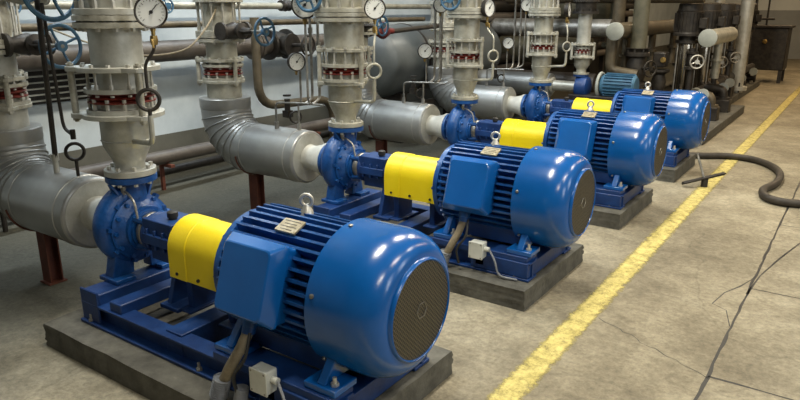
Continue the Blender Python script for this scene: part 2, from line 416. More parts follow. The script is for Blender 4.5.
def motor():
    t = thing('electric_motor', 'big blue finned electric motor of the nearest pump set, largest in view', 'motor', (-1.69, y, .2575), 'blue electric motors')
    # finned stator body
    m = M()
    m.lathe((-2.03, y, AZ), (1,0,0), [(0,.20),(.01,.212),(.54,.212)], 48)
    nf = 40
    tb = math.radians(180-17)     # direction of the terminal box, measured from +y
    for i in range(nf):
        a = 2*PI*(i+.5)/nf
        d = V((0, math.cos(a), math.sin(a))); n_ = V((0, -math.sin(a), math.cos(a)))
        if math.sin(a) < -.80: continue
        ro = .264
        w0, w1 = .0095, .006
        x0, x1 = -2.015, -1.505
        c = V((0, y, AZ))
        A = [c+d*.205-n_*w0+V((x0,0,0)), c+d*ro-n_*w1+V((x0+.012,0,0)), c+d*ro+n_*w1+V((x0+.012,0,0)), c+d*.205+n_*w0+V((x0,0,0))]
        B = [p+V((x1-x0,0,0)) for p in A]
        m.loft([A, B])
    m.build('finned_body', 'blue_cast', t, 0)
    # drive end bell
    m = M(); m.lathe((-2.085, y, AZ), (1,0,0), [(0,.10),(0.0,.14),(.02,.20),(.03,.235),(.06,.235),(.065,.215)], 40)
    m.bolts((-2.06, y, AZ), (1,0,0), .215, 8, .010, .02)
    m.build('end_bell', 'blue_cast', t)
    m = M(); m.cyl((-2.16, y, AZ), (-2.08, y, AZ), .035); m.build('shaft', 'steel', t)
    # fan cover: drum with rounded shoulder, open face
    m = M(); R = .287
    prof = [(0,R-.012),(0,R),(.03,R),(.17,R)]
    for i in range(1, 11):
        a = PI/2*i/10; prof.append((.17+.135*math.sin(a), R-.088*(1-math.cos(a))))
    prof += [(.317,.196),(.320,.191),(.316,.186),(.30,.184)]
    m.lathe((-1.508, y, AZ), (1,0,0), prof, 72, caps=False)
    fc = m.build('fan_cover', 'blue', t, ang=50)
    for a in (math.radians(163), math.radians(100), math.radians(220), math.radians(20)):
        b = M(); p = V((-1.478, y+math.cos(a)*R, AZ+math.sin(a)*R)); d = V((0, math.cos(a), math.sin(a)))
        b.lathe(p-d*.004, d, [(0,.009),(.010,.009),(.013,.004)], 10); b.build('cover_screw', 'steel', fc)
    g = M(); g.lathe((-1.200, y, AZ), (1,0,0), [(0,.188),(.006,.186)], 60)
    gr = g.build('fan_grille', 'grille', t)
    b = M(); b.torus((-1.193, y, AZ), (1,0,0), .032, .0022, n=6, m=6); b.build('grille_hub', 'steel', gr)
    # terminal box, tilted up the side of the motor
    th = math.radians(18)
    dv = V((0, -math.cos(th), math.sin(th))); tv = V((0, math.sin(th), math.cos(th))); c = V((0, y, AZ))
    def rect(x0, x1, rad, t0, t1, cr=.015):
        pts = []
        for (x, tt, a0) in ((x1-cr, t1-cr, 0), (x0+cr, t1-cr, 90), (x0+cr, t0+cr, 180), (x1-cr, t0+cr, 270)):
            for j in range(4):
                a = math.radians(a0+30*j); pts.append(c + dv*rad + V((x+cr*math.cos(a), 0, 0)) + tv*(tt+cr*math.sin(a)))
        return pts
    m = M(); m.loft([rect(-1.915, -1.64, .19, -.15, .13), rect(-1.92, -1.635, .275, -.165, .14)])
    box = m.build('terminal_box', 'blue', t, .004)
    m = M(); m.loft([rect(-1.93, -1.625, .276, -.17, .145), rect(-1.93, -1.625, .290, -.17, .145), rect(-1.89, -1.645, .350, -.145, .12, .02), rect(-1.885, -1.65, .354, -.14, .115, .02)])
    lid = m.build('terminal_box_lid', 'blue', box, .003, ang=20)
    for sx in (-1.918, -1.637):
        for tt in (-.158, .132):
            b = M(); b.lathe(c+dv*.284+V((sx,0,0))+tv*tt, dv, [(0,.009),(.012,.009)], 6); b.build('lid_bolt', 'steel', box)
    # cable gland
    m = M(); gp = c + dv*.235 + V((-1.80,0,0)) - tv*.17
    m.lathe(gp, -tv, [(0,.034),(.03,.034),(.032,.027),(.06,.027)], 16); m.build('cable_gland', 'blue_cast', box)
    # nameplate on the upper near side
    a = math.radians(113); d = V((0, math.cos(a), math.sin(a)))
    m = M(); rot = Matrix.Rotation(a-PI/2, 3, 'X')
    m.box(c + d*.270 + V((-1.735,0,0)), (.105, .075, .010), rot); npl = m.build('nameplate', 'plate', t, .002)
    m = M()
    for j in range(4): m.box(c + d*.2755 + V((-1.735,0,0)) + (rot @ V((0, .024-.016*j, 0))), (.08-.02*(j%2), .0025, .001), rot)
    m.build('nameplate_print', 'ink', npl)
    # lifting eye
    m = M(); ex = -1.60
    m.lathe((-1.78, y+.04, .785), (0,0,1), [(0,.030),(.02,.025),(.03,.018),(.045,.012)], 16)
    m.torus((-1.78, y+.04, .848), (.5,-.85,0), .023, .008, 24, 8); m.build('lifting_eye', 'zinc', t)
    # feet
    for sx in (-1.93, -1.47+.03):
        for s in (-1, 1):
            m = M()
            m.box((sx, y+s*.235, .272), (.15, .13, .028))
            m.prism([(sx-.02, y+s*.29, .286), (sx-.02, y+s*.12, .286), (sx-.02, y+s*.12, .38), (sx-.02, y+s*.19, .41)], (.04, 0, 0))
            m.build('foot', 'blue', t, .005)
            b = M(); b.lathe((sx+.045, y+s*.262, .286), (0,0,1), [(0,.016),(.012,.016)], 6).lathe((sx+.045, y+s*.262, .29), (0,0,1), [(0,.008),(.03,.008)], 8)
            b.build('foot_bolt', 'zinc', t)
    # underside skirt between feet
    for s in (-1, 1): M().box((-1.69, y+s*.17, .33), (.44, .05, .11)).build('leg_rib', 'blue_frame', t, .004)
    return t
mo = motor()
ML = ['', 'blue electric motor of the second pump set, white junction box below it', 'blue electric motor of the third pump set, between second and farthest motors', 'farthest blue electric motor, beside the black hose end']
for k in range(1, 4): dup(mo, (0, SP*k, 0), ML[k])

def guard():
    t = thing('coupling_guard', 'bright yellow coupling guard of the nearest pump set', 'guard', (-2.28, y, .232), 'yellow coupling guards')
    m = M(); r = .13; x0, x1 = -2.495, -2.085
    def arch(x, r, zb=.405):
        pts = [(x, y-r, zb)]
        for i in range(17):
            a = PI - PI*i/16; pts.append((x, y+r*math.cos(a), AZ+.0+r*math.sin(a)))
        pts.append((x, y+r, zb)); return pts
    # shell with thickness, slightly larger lip at the pump end
    segs = [(x0, r), (x0+.005, r+.004), (x0+.12, r+.004), (x0+.124, r), (x1, r)]
    outer = [[V(p) for p in arch(x, rr)] for x, rr in segs]
    inner = [[V(p) for p in arch(x, rr-.006)] for x, rr in segs]
    vo = [[m.bm.verts.new(p) for p in l] for l in outer]; vi = [[m.bm.verts.new(p) for p in l] for l in inner]
    n = len(vo[0])
    for i in range(len(segs)-1):
        for j in range(n-1):
            m.bm.faces.new((vo[i][j], vo[i+1][j], vo[i+1][j+1], vo[i][j+1])); m.bm.faces.new((vi[i][j], vi[i][j+1], vi[i+1][j+1], vi[i+1][j]))
        for j in (0, n-1): m.bm.faces.new((vo[i][j], vi[i][j], vi[i+1][j], vo[i+1][j]))
    for i in (0, len(segs)-1):
        for j in range(n-1): m.bm.faces.new((vo[i][j], vo[i][j+1], vi[i][j+1], vi[i][j]))
    sh = m.build('guard_shell', 'yellow', t)
    for x in (x0+.06, -2.29, x1-.05):
        for s in (-1, 1):
            b = M(); b.lathe((x, y+s*(r), .43), (0, s, 0), [(0,.008),(.009,.008)], 6); b.build('guard_screw', 'ink', sh)
    for bx in (-2.43, -2.15):
        m = M(); m.box((bx, y, .32), (.04, .16, .18)); m.box((bx, y, .238), (.09, .24, .012)); m.box((bx, y, .405), (.03, .252, .012))
        m.build('guard_bracket', 'blue_frame', t, .003)
    m = M(); m.lathe((-2.40, y, AZ), (1,0,0), [(0,.06),(.10,.06),(.10,.095),(.14,.095),(.14,.06),(.235,.06)], 24); m.build('coupling', 'dark', t)
    return t
gd = guard()
for k in range(1, 4): dup(gd, (0, SP*k, 0), 'bright yellow coupling guard of the %s pump set, seen past nearer motors' % ORD[k])

def pump(y=Y0):
    t = thing('centrifugal_pump', 'blue cast centrifugal pump of the nearest set, below the cream pipe stack', 'pump', (-2.9, y, .277), 'blue centrifugal pumps')
    # volute: spiral, radius grows round to the discharge
    m = M(); cx = -2.945
    loops = []
    nA = 40
    def sec(a):   # angle from top, going round
        f = ((a/(2*PI)) % 1.0)
        Rr = .158+.045*f
        d = V((0, math.sin(a), math.cos(a)))
        out = []
        for j in range(14):
            b = 2*PI*j/14; rt = .040+.014*f
            out.append(V((cx, y, AZ)) + d*(Rr-.03+rt*math.cos(b)) + V((rt*1.15*math.sin(b), 0, 0)))
        return out
    for i in range(nA+1): loops.append(sec(2*PI*i/nA*.999))
    m.loft(loops)
    m.lathe((cx-.045, y, AZ), (1,0,0), [(0,.14),(.01,.158),(.08,.158),(.10,.14)], 40)
    for i in range(9):
        a = 2*PI*(i+.3)/9; d = V((0, math.cos(a), math.sin(a))); m.box(V((cx+.055, y, AZ))+d*.155, (.03, .02, .055), Matrix.Rotation(a-PI/2, 3, 'X'))
    m.build('volute', 'blue_cast', t, ang=60)
    # discharge neck + flange
    m = M()
    m.lathe((XD-.02, y, AZ+.10), (.06,0,1), [(0,.085),(.06,.075),(.12,.066),(.155,.066),(.165,.08)], 24)
    for s in (-1, 1): m.prism([(XD-.05, y+s*.05, .66), (XD+.03, y+s*.05, .66), (XD+.005, y+s*.115, .775), (XD-.01, y+s*.115, .775)], (0, s*.012, 0))
    m.build('discharge_neck', 'blue_cast', t)
    m = M(); m.lathe((XD, y, .775), (0,0,1), [(0,.118),(.002,.122),(.028,.122),(.030,.118)], 36); f = m.build('discharge_flange', 'blue_cast', t)
    m = M(); m.bolts((XD, y, .808), (0,0,1), .098, 8, .011, .095, .39); m.build('flange_bolts', 'zinc', f)
    # suction nozzle and flange
    m = M(); m.lathe((-3.07, y, AZ), (1,0,0), [(0,.085),(.05,.09),(.08,.10),(.09,.13)], 28); m.build('suction_nozzle', 'blue_cast', t)
    m = M(); m.lathe((-3.082, y, AZ), (1,0,0), [(0,.125),(.025,.125)], 36); m.bolts((-3.07, y, AZ), (1,0,0), .105, 8, .011, .05); m.build('suction_flange', 'blue_cast', t)
    # rear cover plate with bolt circle
    m = M(); m.lathe((-2.90, y, AZ), (1,0,0), [(0,.165),(.025,.165),(.03,.15),(.045,.135),(.055,.12),(.075,.10)], 36)
    cv = m.build('cover_plate', 'blue_cast', t)
    b = M(); b.bolts((-2.870, y, AZ), (1,0,0), .15, 12, .011, .03); b.build('cover_bolts', 'blue_cast', cv)
    # bearing bracket: lantern ring, ribbed housing
    m = M()
    m.lathe((-2.84, y, AZ), (1,0,0), [(0,.115),(.02,.115),(.02,.10),(.035,.10)], 32)
    for a in (45, 135, 225, 315):
        d = V((0, math.cos(math.radians(a)), math.sin(math.radians(a))))
        m.cyl(V((-2.82, y, AZ))+d*.095, V((-2.74, y, AZ))+d*.085, .018, n=8)
    m.build('lantern', 'blue_cast', t)
    m = M(); m.cyl((-2.86, y, AZ), (-2.42, y, AZ), .028); m.lathe((-2.80, y, AZ), (1,0,0), [(0,.085),(.012,.092),(.03,.092),(.04,.085)], 28); m.build('pump_shaft', 'steel', t)
    m = M()
    m.lathe((-2.75, y, AZ), (1,0,0), [(0,.10),(.02,.10),(.03,.088),(.21,.085),(.22,.095),(.245,.095),(.25,.07)], 28)
    m.box((-2.63, y, .59), (.22, .17, .08)); m.box((-2.62, y, .46), (.18, .14, .07)); m.box((-2.63, y, .535), (.20, .20, .05))
    for s in (-1, 1):
        for j in range(3): m.box((-2.70+.06*j, y+s*.088, AZ), (.012, .02, .10))
    m.build('bearing_housing', 'blue_frame', t, .004)
    m = M(); m.lathe((-2.60, y-.01, .62), (0,0,1), [(0,.02),(.02,.02),(.022,.026),(.045,.026),(.05,.018)], 14); m.build('oil_filler_cap', 'black', t)
    # small drain/vent line over the casing
    m = M(); m.tube([(-2.93, y-.05, .725), (-2.86, y-.07, .735), (-2.79, y-.08, .70), (-2.77, y-.085, .62)], .006, 8, .03); m.lathe((-2.90, y-.06, .715), (0,0,1), [(0,.014),(.04,.014)], 8); m.build('flush_pipe', 'steel', t)
    # casing feet
    for s in (-1, 1):
        m = M(); m.box((-2.93, y+s*.13, .294), (.15, .11, .022)); m.prism([(-2.975, y+s*.17, .30), (-2.975, y+s*.05, .30), (-2.975, y+s*.04, .43), (-2.975, y+s*.14, .43)], (.07, 0, 0)); m.build('foot', 'blue_cast', t, .004)
    return t
pm = pump()
for k in range(1, 4): dup(pm, (0, SP*k, 0), 'blue cast centrifugal pump of the %s set, joined to its silver suction pipe' % ORD[k])

# ------------------------------------------------------------------ discharge and suction stacks
def expansion(x, y, z0, z1, rp, rc, label, mat='flange', group='expansion joints', rods=3, ph=4.0, red=(.35, .65)):
    """tied rubber expansion joint: two control plates, tie rods, flanges and a bellows"""
    t = thing('expansion_joint', label, 'expansion joint', (x, y, z0), group)
    h = z1-z0; tp = .022
    for z in (z0, z1-tp):
        m = M()
        # plate: disc with lugs for the tie rods
        pts = []
        n = 48
        for i in range(n):
            a = 2*PI*i/n; near = min(abs(((a-ph-2*PI*j/rods+PI) % (2*PI))-PI) for j in range(rods))
            rr = rp*.80 + rp*.20*max(0, math.cos(min(near/.32, 1)*PI/2))
            pts.append((x+rr*math.cos(a), y+rr*math.sin(a), z))
        m.prism(pts, (0,0,tp)); p = m.build('control_plate', mat, t, .002)
    for j in range(rods):
        a = ph+2*PI*j/rods; px, py = x+rp*.9*math.cos(a), y+rp*.9*math.sin(a)
        m = M(); m.cyl((px,py,z0-.02), (px,py,z1+.02), .010, n=10); m.cyl((px,py,z0+tp), (px,py,z1-tp), .016, n=12)
        for z in (z0-.012, z1+.001): m.lathe((px,py,z), (0,0,1), [(0,.019),(.012,.019)], 6)
        m.build('tie_rod', 'flange', t)
    za, zb = z0+h*red[0], z0+h*red[1]
    m = M()
    m.lathe((x,y,z0+tp), (0,0,1), [(0,rc*1.28),(.02,rc*1.28),(.02,rc*.95),(za-z0-tp,rc*.95)], 32)
    m.lathe((x,y,zb), (0,0,1), [(0,rc*1.28),(.02,rc*1.28),(.02,rc*.9),(z1-tp-zb,rc*.9)], 32)
    m.build('flange', mat, t)
    m = M(); hh = zb-za
    m.lathe((x,y,za), (0,0,1), [(0,rc*1.2),(hh*.1,rc*1.22),(hh*.25,rc*1.0),(hh*.5,rc*1.18),(hh*.75,rc*1.0),(hh*.9,rc*1.22),(hh,rc*1.2)], 32); m.build('rubber_bellows', 'redrub', t)
    m = M(); m.bolts((x,y,za-.004), (0,0,1), rc*1.13, 12, .010, .05); m.bolts((x,y,zb+.012), (0,0,1), rc*1.13, 12, .010, .055, .2)
    for i in range(12):
        a = 2*PI*i/12+.2; m.cyl((x+rc*1.13*math.cos(a), y+rc*1.13*math.sin(a), zb+.02), (x+rc*1.13*math.cos(a), y+rc*1.13*math.sin(a), z1), .006, n=6)
    m.bolts((x,y,z1+.006), (0,0,1), rc*1.25, 12, .011, .014, .2)
    m.build('flange_bolts', 'zinc', t)
    return t

def reducer(x, y, z0, z1, mat, label, rt=.072, rb=.113):
    t = thing('pipe_reducer', label, 'pipe reducer', (x, y, z0), 'tapered pipe reducers above the pumps')
    m = M(); h = z1-z0
    m.lathe((x,y,z0+.025), (0,0,1), [(0,rt),(.03,rt),(.055,rt+.008),(.11,rb*.93),(.135,rb),(h-.03,rb)], 36); m.build('cone', mat, t, ang=20)
    m = M(); m.lathe((x,y,z0), (0,0,1), [(0,.118),(.002,.122),(.028,.122),(.030,.118)], 36); m.build('flange', mat, t)
    m = M(); m.lathe((x,y,z0+.17), (0,0,1), [(0,rb+.001),(.004,rb+.005),(.008,rb+.001)], 36, caps=False); m.build('weld_bead', mat, t)
    return t

def spool(x, y, z0, z1, r, rf, mat, label, group):
    t = thing('pipe_spool', label, 'pipe', (x, y, z0), group)
    m = M(); m.lathe((x,y,z0), (0,0,1), [(0,r),(z1-z0-.002,r)], 36); m.build('barrel', mat, t)
    m = M()
    m.lathe((x,y,z1-.06), (0,0,1), [(0,r),(.004,rf),(.028,rf),(.032,rf*.8),(.034,rf*.8),(.036,rf),(.058,rf),(.06,rf*.9)], 40); m.build('flange', 'flange', t)
    m = M(); m.bolts((x,y,z1-.03), (0,0,1), rf*.84, 12, .012, .085); m.build('flange_bolts', 'zinc', t)
    return t

def handwheel(m, c, ax, R, r=.011, spokes=4, hub=.03):
    m.torus(c, ax, R, r, 36, 8)
    ax, u, w = frame_of(ax); c = V(c)
    for i in range(spokes):
        a = 2*PI*i/spokes+.4; d = u*math.cos(a)+w*math.sin(a)
        m.tube([c, c+d*R*.5-ax*.012, c+d*R], r*.75, 6, .03)
    m.lathe(c-ax*hub*.6, ax, [(0,hub*.8),(hub*1.2,hub)], 14)

def valve_up(x, y, z0, r, rf, label, mat='cream', wheel=None, ztop=2.05):
    """flanged gate valve standing in the stack, with bonnet and side handwheel"""
    t = thing('gate_valve', label, 'valve', (x, y, z0), 'gate valves in the pipe stacks')
    m = M()
    m.lathe((x,y,z0), (0,0,1), [(0,rf),(.025,rf),(.03,r*1.05),(.09,r*1.15),(.17,r*1.15),(.23,r*1.05),(.235,rf),(.26,rf)], 36)
    m.build('valve_body', mat, t)
    m = M(); m.bolts((x,y,z0+.03), (0,0,1), rf*.86, 12, .012, .06); m.bolts((x,y,z0+.235), (0,0,1), rf*.86, 12, .012, .06)
    for i in range(12):
        a = 2*PI*i/12; m.cyl((x+rf*.86*math.cos(a), y+rf*.86*math.sin(a), z0+.02), (x+rf*.86*math.cos(a), y+rf*.86*math.sin(a), z0+.24), .007, n=6)
    m.build('stud_bolts', 'zinc', t)
    m = M(); m.cyl((x,y,z0+.26), (x,y,ztop), r*.9, n=32); m.build('upper_pipe', mat, t)
    if wheel:
        (c, ax, R) = wheel
        m = M(); handwheel(m, c, ax, R); wh = m.build('handwheel', 'blue_wheel', t)
        m = M(); m.cyl((x, y, z0+.13), c, .014, n=10); a = V(ax).normalized(); m.cyl(V((x,y,z0+.13)), V((x,y,z0+.13)).lerp(V(c), .62), .045, .03, n=16); m.build('stem', 'dark', t)
    return t

# discharge stacks
rp = [.235, .19, .19, .19]; rcs = [.128, .125, .115, .105]
smat = ['silver', 'cream', 'cream', 'cream']  # lighting difference put into the paint: nearest stack lighter, the rest creamier
sp_r = [.118, .135, .112, .10]; sp_f = [.175, .20, .18, .17]
who = ['nearest pump', 'second pump', 'third pump', 'farthest pump']
for k, yy in enumerate(YS):
    reducer(XD, yy, .808, 1.095, smat[k], 'pale tapered pipe reducer bolted on the %s' % who[k], rb=[.115,.115,.108,.105][k])
    expansion(XD, yy, 1.095, 1.335, rp[k], rcs[k], 'expansion joint with red rubber bellows and tie rods above the %s' % who[k], mat=('silver' if k == 0 else 'flange'), red=(.30,.50))
    spool(XD, yy, 1.335, 1.565, sp_r[k], sp_f[k], smat[k], 'short pale flanged pipe spool over the expansion joint of the %s' % who[k], 'pipe spools above the pumps')
    wl = [None, ((-3.03, yy-.21, 1.66), (.3,-1,0), .085), ((-2.98, yy-.18, 1.66), (.2,-1,0), .08), None][k]
    valve_up(XD, yy, 1.567, sp_r[k]*.95, sp_f[k]*.97, 'flanged gate valve topping the pipe stack of the %s' % who[k], smat[k], wl, 2.4)

# discharge header overhead (above the frame)
hd = thing('discharge_header', 'grey horizontal header pipe over the pump pipe stacks', 'pipe', (XD, 4.5, 2.4))
M().cyl((XD, .9, 2.52), (XD, 9.2, 2.52), .16, n=32).build('header_pipe', 'silver', hd)

# suction pipes: gored elbow, clad straight, end cap and white cone
def suction(yy, label):
    t = thing('insulated_suction_pipe', label, 'pipe', (XR, yy, AZ-.2), 'silver clad suction pipes')
    r = .195; xe = -3.27; Rb = .30
    m = M(); m.lathe((XR+Rb, yy, AZ), (1,0,0), [(0,r),(xe-.012-XR-Rb,r),(xe-.004-XR-Rb,r-.006),(xe-XR-Rb,r-.014)], 44)
    m.build('straight_cladding', 'clad', t, ang=25)
    m = M()
    for xx in (XR+Rb+.02, xe-.10):
        m.lathe((xx, yy, AZ), (1,0,0), [(0,r),(.003,r+.004),(.012,r+.004),(.015,r)], 44, caps=False)
    m.build('cladding_seam', 'clad', t)
    # elbow made of lobster-back gores
    m = M(); c = V((XR+Rb, yy, AZ+Rb)); G = 7
    loops = []
    for i in range(G+1):
        a = PI/2*i/G; d = V((-math.sin(a), 0, -math.cos(a)))
        cc = c + d*Rb; nn = 44
        k_ = 1/math.cos(PI/4/G) if 0 < i < G else 1
        loops.append([cc + d*(r*k_*math.cos(2*PI*j/nn)) + V((0,1,0))*(r*math.sin(2*PI*j/nn)) for j in range(nn)])
    m.loft(loops)
    for i in range(1, G):
        a = PI/2*i/G; d = V((-math.sin(a), 0, -math.cos(a))); m.torus(c+d*Rb, V((-math.cos(a), 0, math.sin(a))), r+.003, .005, 40, 6)
    m.build('gored_elbow', 'clad', t, ang=10)
    m = M(); m.lathe((XR, yy, AZ+Rb), (0,0,1), [(-.005,r),(.01,r+.004),(.075,r+.004),(.08,r),(.082,.14)], 44)
    m.build('collar', 'clad', t)
    m = M(); m.lathe((xe-.003, yy, AZ), (1,0,0), [(0,r-.016),(.006,r-.018)], 44); m.build('end_cap', 'silver', t)
    m = M(); m.lathe((xe-.005, yy, AZ), (1,0,0), [(0,.098),(.02,.092),(.06,.090),(.12,.105),(.165,.118)], 32)
    m.build('nozzle_cone', 'whitep', t)
    m = M(); m.lathe((xe+.160, yy, AZ), (1,0,0), [(0,.12),(.003,.125),(.026,.125)], 32); m.build('nozzle_flange', 'whitep', t)
    return t
for k, yy in enumerate(YS):
    suction(yy, 'silver clad suction pipe with segmented elbow feeding the %s' % who[k])
    sm = 'cream' if k else 'silver'
    t = thing('riser_pipe', 'grey vertical pipe rising from the silver elbow of the %s' % who[k], 'pipe', (XR, yy, .918), 'suction riser pipes')
    M().cyl((XR, yy, .915), (XR, yy, 1.03), .135, n=32).build('barrel', sm, t)
    expansion(XR, yy, 1.03, 1.215, .205, .125, 'expansion joint with tie rods over the silver elbow of the %s' % who[k], group='expansion joints on the suction side', red=(.35,.68))
    spool(XR, yy, 1.216, 1.40, .118, .185, sm, 'grey flanged pipe spool over the suction elbow of the %s' % who[k], 'pipe spools on the suction side')
    valve_up(XR, yy, 1.40, .11, .185, 'flanged valve topping the suction riser of the %s' % who[k], 'flange', ((XR+.05, yy-.34, 1.60), (1,-.2,0), .10) if k in (2,) else None, 2.3)
    # rusty post
    t = thing('pipe_support', 'red-brown steel post under the silver suction pipe of the %s' % who[k], 'pipe support', (-3.85, yy, 0), 'red-brown pipe supports')
    m = M(); m.box((-3.85, yy-.035, .168), (.09,.008,.318)); m.box((-3.85, yy+.035, .168), (.09,.008,.318)); m.box((-3.85, yy, .168), (.008,.07,.318)); m.build('post', 'rust', t)
    M().box((-3.85, yy, .005), (.11,.11,.010)).build('foot_plate', 'rust', t)
    m = M(); m.torus((-3.85, yy, AZ), (1,0,0), .203, .006, 30, 6, a0=PI*0.05, a1=PI*.95); m.build('saddle', 'rust', t)

# ------------------------------------------------------------------ gauges, siphons and impulse lines
def gauge_proto(nm='pressure_gauge'):
    n_ = V((1, 0, 0))
    t = thing('pressure_gauge', 'gauge', 'pressure gauge', (0,0,0), 'round pressure gauges')
    m = M(); m.lathe((0,0,0), (1,0,0), [(-.035,.050),(-.030,.064),(.004,.067),(.010,.070),(.014,.067),(.010,.062),(.004,.061)], 36, caps=False)
    m.lathe((-.035,0,0), (1,0,0), [(0,.05),(.001,.049)], 36); m.build('case', 'dark', t)
    m = M(); m.lathe((.002,0,0), (1,0,0), [(0,.061),(.003,.061)], 36); d = m.build('dial', 'white', t)
    m = M()
    for i in range(19):
        a = math.radians(-45+15*i); rr = .053; L_ = .012 if i % 3 == 0 else .006
        rot = Matrix.Rotation(a, 3, 'X'); m.box(V((.0056, math.cos(a)*(rr-L_/2), math.sin(a)*(rr-L_/2))), (.001, L_, .0018), rot)
    m.build('scale_marks', 'ink', d)
    m = M(); a = math.radians(50); rot = Matrix.Rotation(a, 3, 'X'); m.box(V((.0075, math.cos(a)*.014, math.sin(a)*.014)), (.0015, .056, .0035), rot); m.lathe((.006,0,0), (1,0,0), [(0,.008),(.004,.007)], 12)
    m.build('needle', 'ink', t)
    m = M(); m.lathe((-.012,0,-.066), (0,0,-1), [(0,.012),(.014,.012),(.014,.009),(.03,.009)], 8); m.build('connector', 'brass', t)
    return t
gp = gauge_proto()
glist = [  # x, y, z, yaw, scale, label
 (-2.58, 1.83, 1.579, -38, 1.0, 'white-faced round pressure gauge at the top beside the nearest pipe stack'),
 (-2.63, 3.51, 1.592, -50, 1.0, 'white-faced pressure gauge at the top beside the pipe stack of the second pump'),
 (-3.30, 3.48, 1.230, -20, .95, 'small dark-rimmed gauge left of the second pump pipe stack'),
 (-3.13, 3.40, 1.613, -40, 1.3, 'large tan-rimmed gauge high up left of the second pump pipe stack'),
 (-3.33, 5.20, 1.215, -45, 1.0, 'white-faced gauge low left of the third pump pipe stack'),
 (-3.17, 5.20, 1.617, -40, 1.0, 'dark-rimmed gauge high up left of the third pump pipe stack'),
 (-2.70, 5.21, 1.592, -10, 1.1, 'oval-looking turned gauge right of the third pump pipe stack'),
 (-3.12, 6.90, 1.620, -55, 1.0, 'white gauge high up left of the farthest pump pipe stack'),
 (-3.32, 6.90, 1.215, -50, .95, 'white-faced gauge low left of the farthest pump pipe stack'),
 (-2.65, 6.91, 1.570, 8, 1.1, 'gauge turned edge-on right of the farthest pump pipe stack')]
for i, (gx, gy, gz, yaw, sc, lb) in enumerate(glist):
    o = gp if i == 0 else dup(gp, (0,0,0))
    o.location = (gx, gy, gz); o.rotation_euler = (0, 0, math.radians(yaw)); o.scale = (sc, sc, sc); o['label'] = lb
def siphon(gx, gy, gz, yaw, yy, k, label):
    """impulse line from reducer, through plates, pigtail loop and cock up to the gauge"""
    t = thing('gauge_siphon', label, 'gauge pipe', (gx, gy, 1.0), 'gauge pipes')
    bx = gx-.012*math.cos(math.radians(yaw)); by = gy-.012*math.sin(math.radians(yaw))
    px = -2.62
    m = M(); m.tube([(XD+.09, yy-.03, .985), (px, yy-.06, 1.0), (px, yy-.06, 1.13)], .012, 10, .04); m.build('impulse_pipe', 'silver' if k == 0 else 'cream', t)
    m = M(); m.torus((px, yy-.06, 1.20), (.8,-.6,0), .046, .009, 30, 8); m.tube([(px, yy-.06, 1.12), (px, yy-.06, 1.16)], .009, 8); m.tube([(px, yy-.06, 1.24), (px, yy-.06, 1.36), (bx, by, 1.42), (bx, by, 1.50)], .007, 8, .03); m.build('pigtail_loop', 'dark' if k in (0,) else 'cream', t)
    m = M(); m.lathe((bx, by, 1.44), (0,0,1), [(0,.014),(.02,.018),(.04,.014)], 8); m.tube([(bx, by, 1.46), (bx+.03, by-.03, 1.465), (bx+.04, by-.035, 1.43)], .005, 6, .01); m.build('gauge_cock', 'brass', t)
    return t
for k, gi in enumerate((0, 1, 6, 9)):
    g = glist[gi]; siphon(g[0], g[1], g[2], g[3], YS[k], k, 'thin gauge pipe with round pigtail loop beside the %s stack' % who[k])

# suction side impulse lines with needle valve
def suction_line(yy, k):
    t = thing('impulse_line', 'thin bent tube with small valve on top of the suction pipe of the %s' % who[k], 'gauge pipe', (-3.55, yy, .725), 'thin impulse tubes on the suction pipes')
    m = M()
    m.tube([(-3.56, yy-.03, .725), (-3.56, yy-.03, .92), (-3.30, yy+.0, .93), (-3.12, yy+.0, .93)], .008, 8, .04)
    m.tube([(-3.36, yy, .725), (-3.36, yy, .93)], .007, 8)
    m.tube([(-3.33, yy, .93), (-3.33, yy, 1.16)], .008, 8)
    m.lathe((-3.56, yy-.03, .725), (0,0,1), [(0,.018),(.05,.016)], 10); m.lathe((-3.36, yy, .725), (0,0,1), [(0,.018),(.05,.016)], 10)
    m.build('tube', 'steel', t)
    m = M(); m.torus((-3.40, yy+.01, .82), (1,-.6,0), .042, .008, 26, 8); m.build('pigtail_loop', 'dark', t)
    m = M(); m.cyl((-3.47, yy, .83), (-3.47, yy, .95), .022, n=12); m.lathe((-3.47, yy, .97), (0,0,1), [(0,.03),(.012,.03)], 14); m.box((-3.47, yy, .84), (.06,.05,.05)); m.build('needle_valve', 'dark', t)
    gx_, gy_ = {1: (-3.14, 3.40), 2: (-3.18, 5.20), 3: (-3.13, 6.90)}[k]
    m = M(); m.tube([(-3.24, yy, .93), (gx_, gy_+.01, .98), (gx_, gy_+.01, 1.53)], .008, 8, .03); m.build('upper_tube', 'steel', t)
for k in (1, 2, 3): suction_line(YS[k], k)
t = thing('impulse_line', 'dark rod-like tube with pale nipple on the nearest suction pipe', 'gauge pipe', (-3.6, Y0, .725), 'thin impulse tubes on the suction pipes')
m = M(); m.tube([(-3.56, Y0-.03, .80), (-3.55, Y0-.03, .95), (-3.51, Y0-.03, 1.60), (-3.51, Y0-.03, 2.3)], .014, 10, .05); m.tube([(-3.47, Y0-.03, 1.62), (-3.43, Y0-.03, .985), (-3.34, Y0-.04, .965)], .009, 8, .05); m.lathe((-3.33, Y0-.04, .94), (0,0,1), [(0,.014),(.05,.014)], 8); m.build('tube', 'dark', t)
m = M(); m.lathe((-3.565, Y0-.03, .72), (0,0,1), [(0,.016),(.07,.014),(.075,.02),(.11,.02),(.115,.012)], 12); m.build('nipple', 'silver', t)
m = M(); m.torus((-3.37, Y0-.02, .865), (.9,-.5,0), .044, .009, 28, 8); m.tube([(-3.37, Y0-.02, .72), (-3.37, Y0-.02, .82)], .009, 8); m.build('pigtail_loop', 'dark', t)

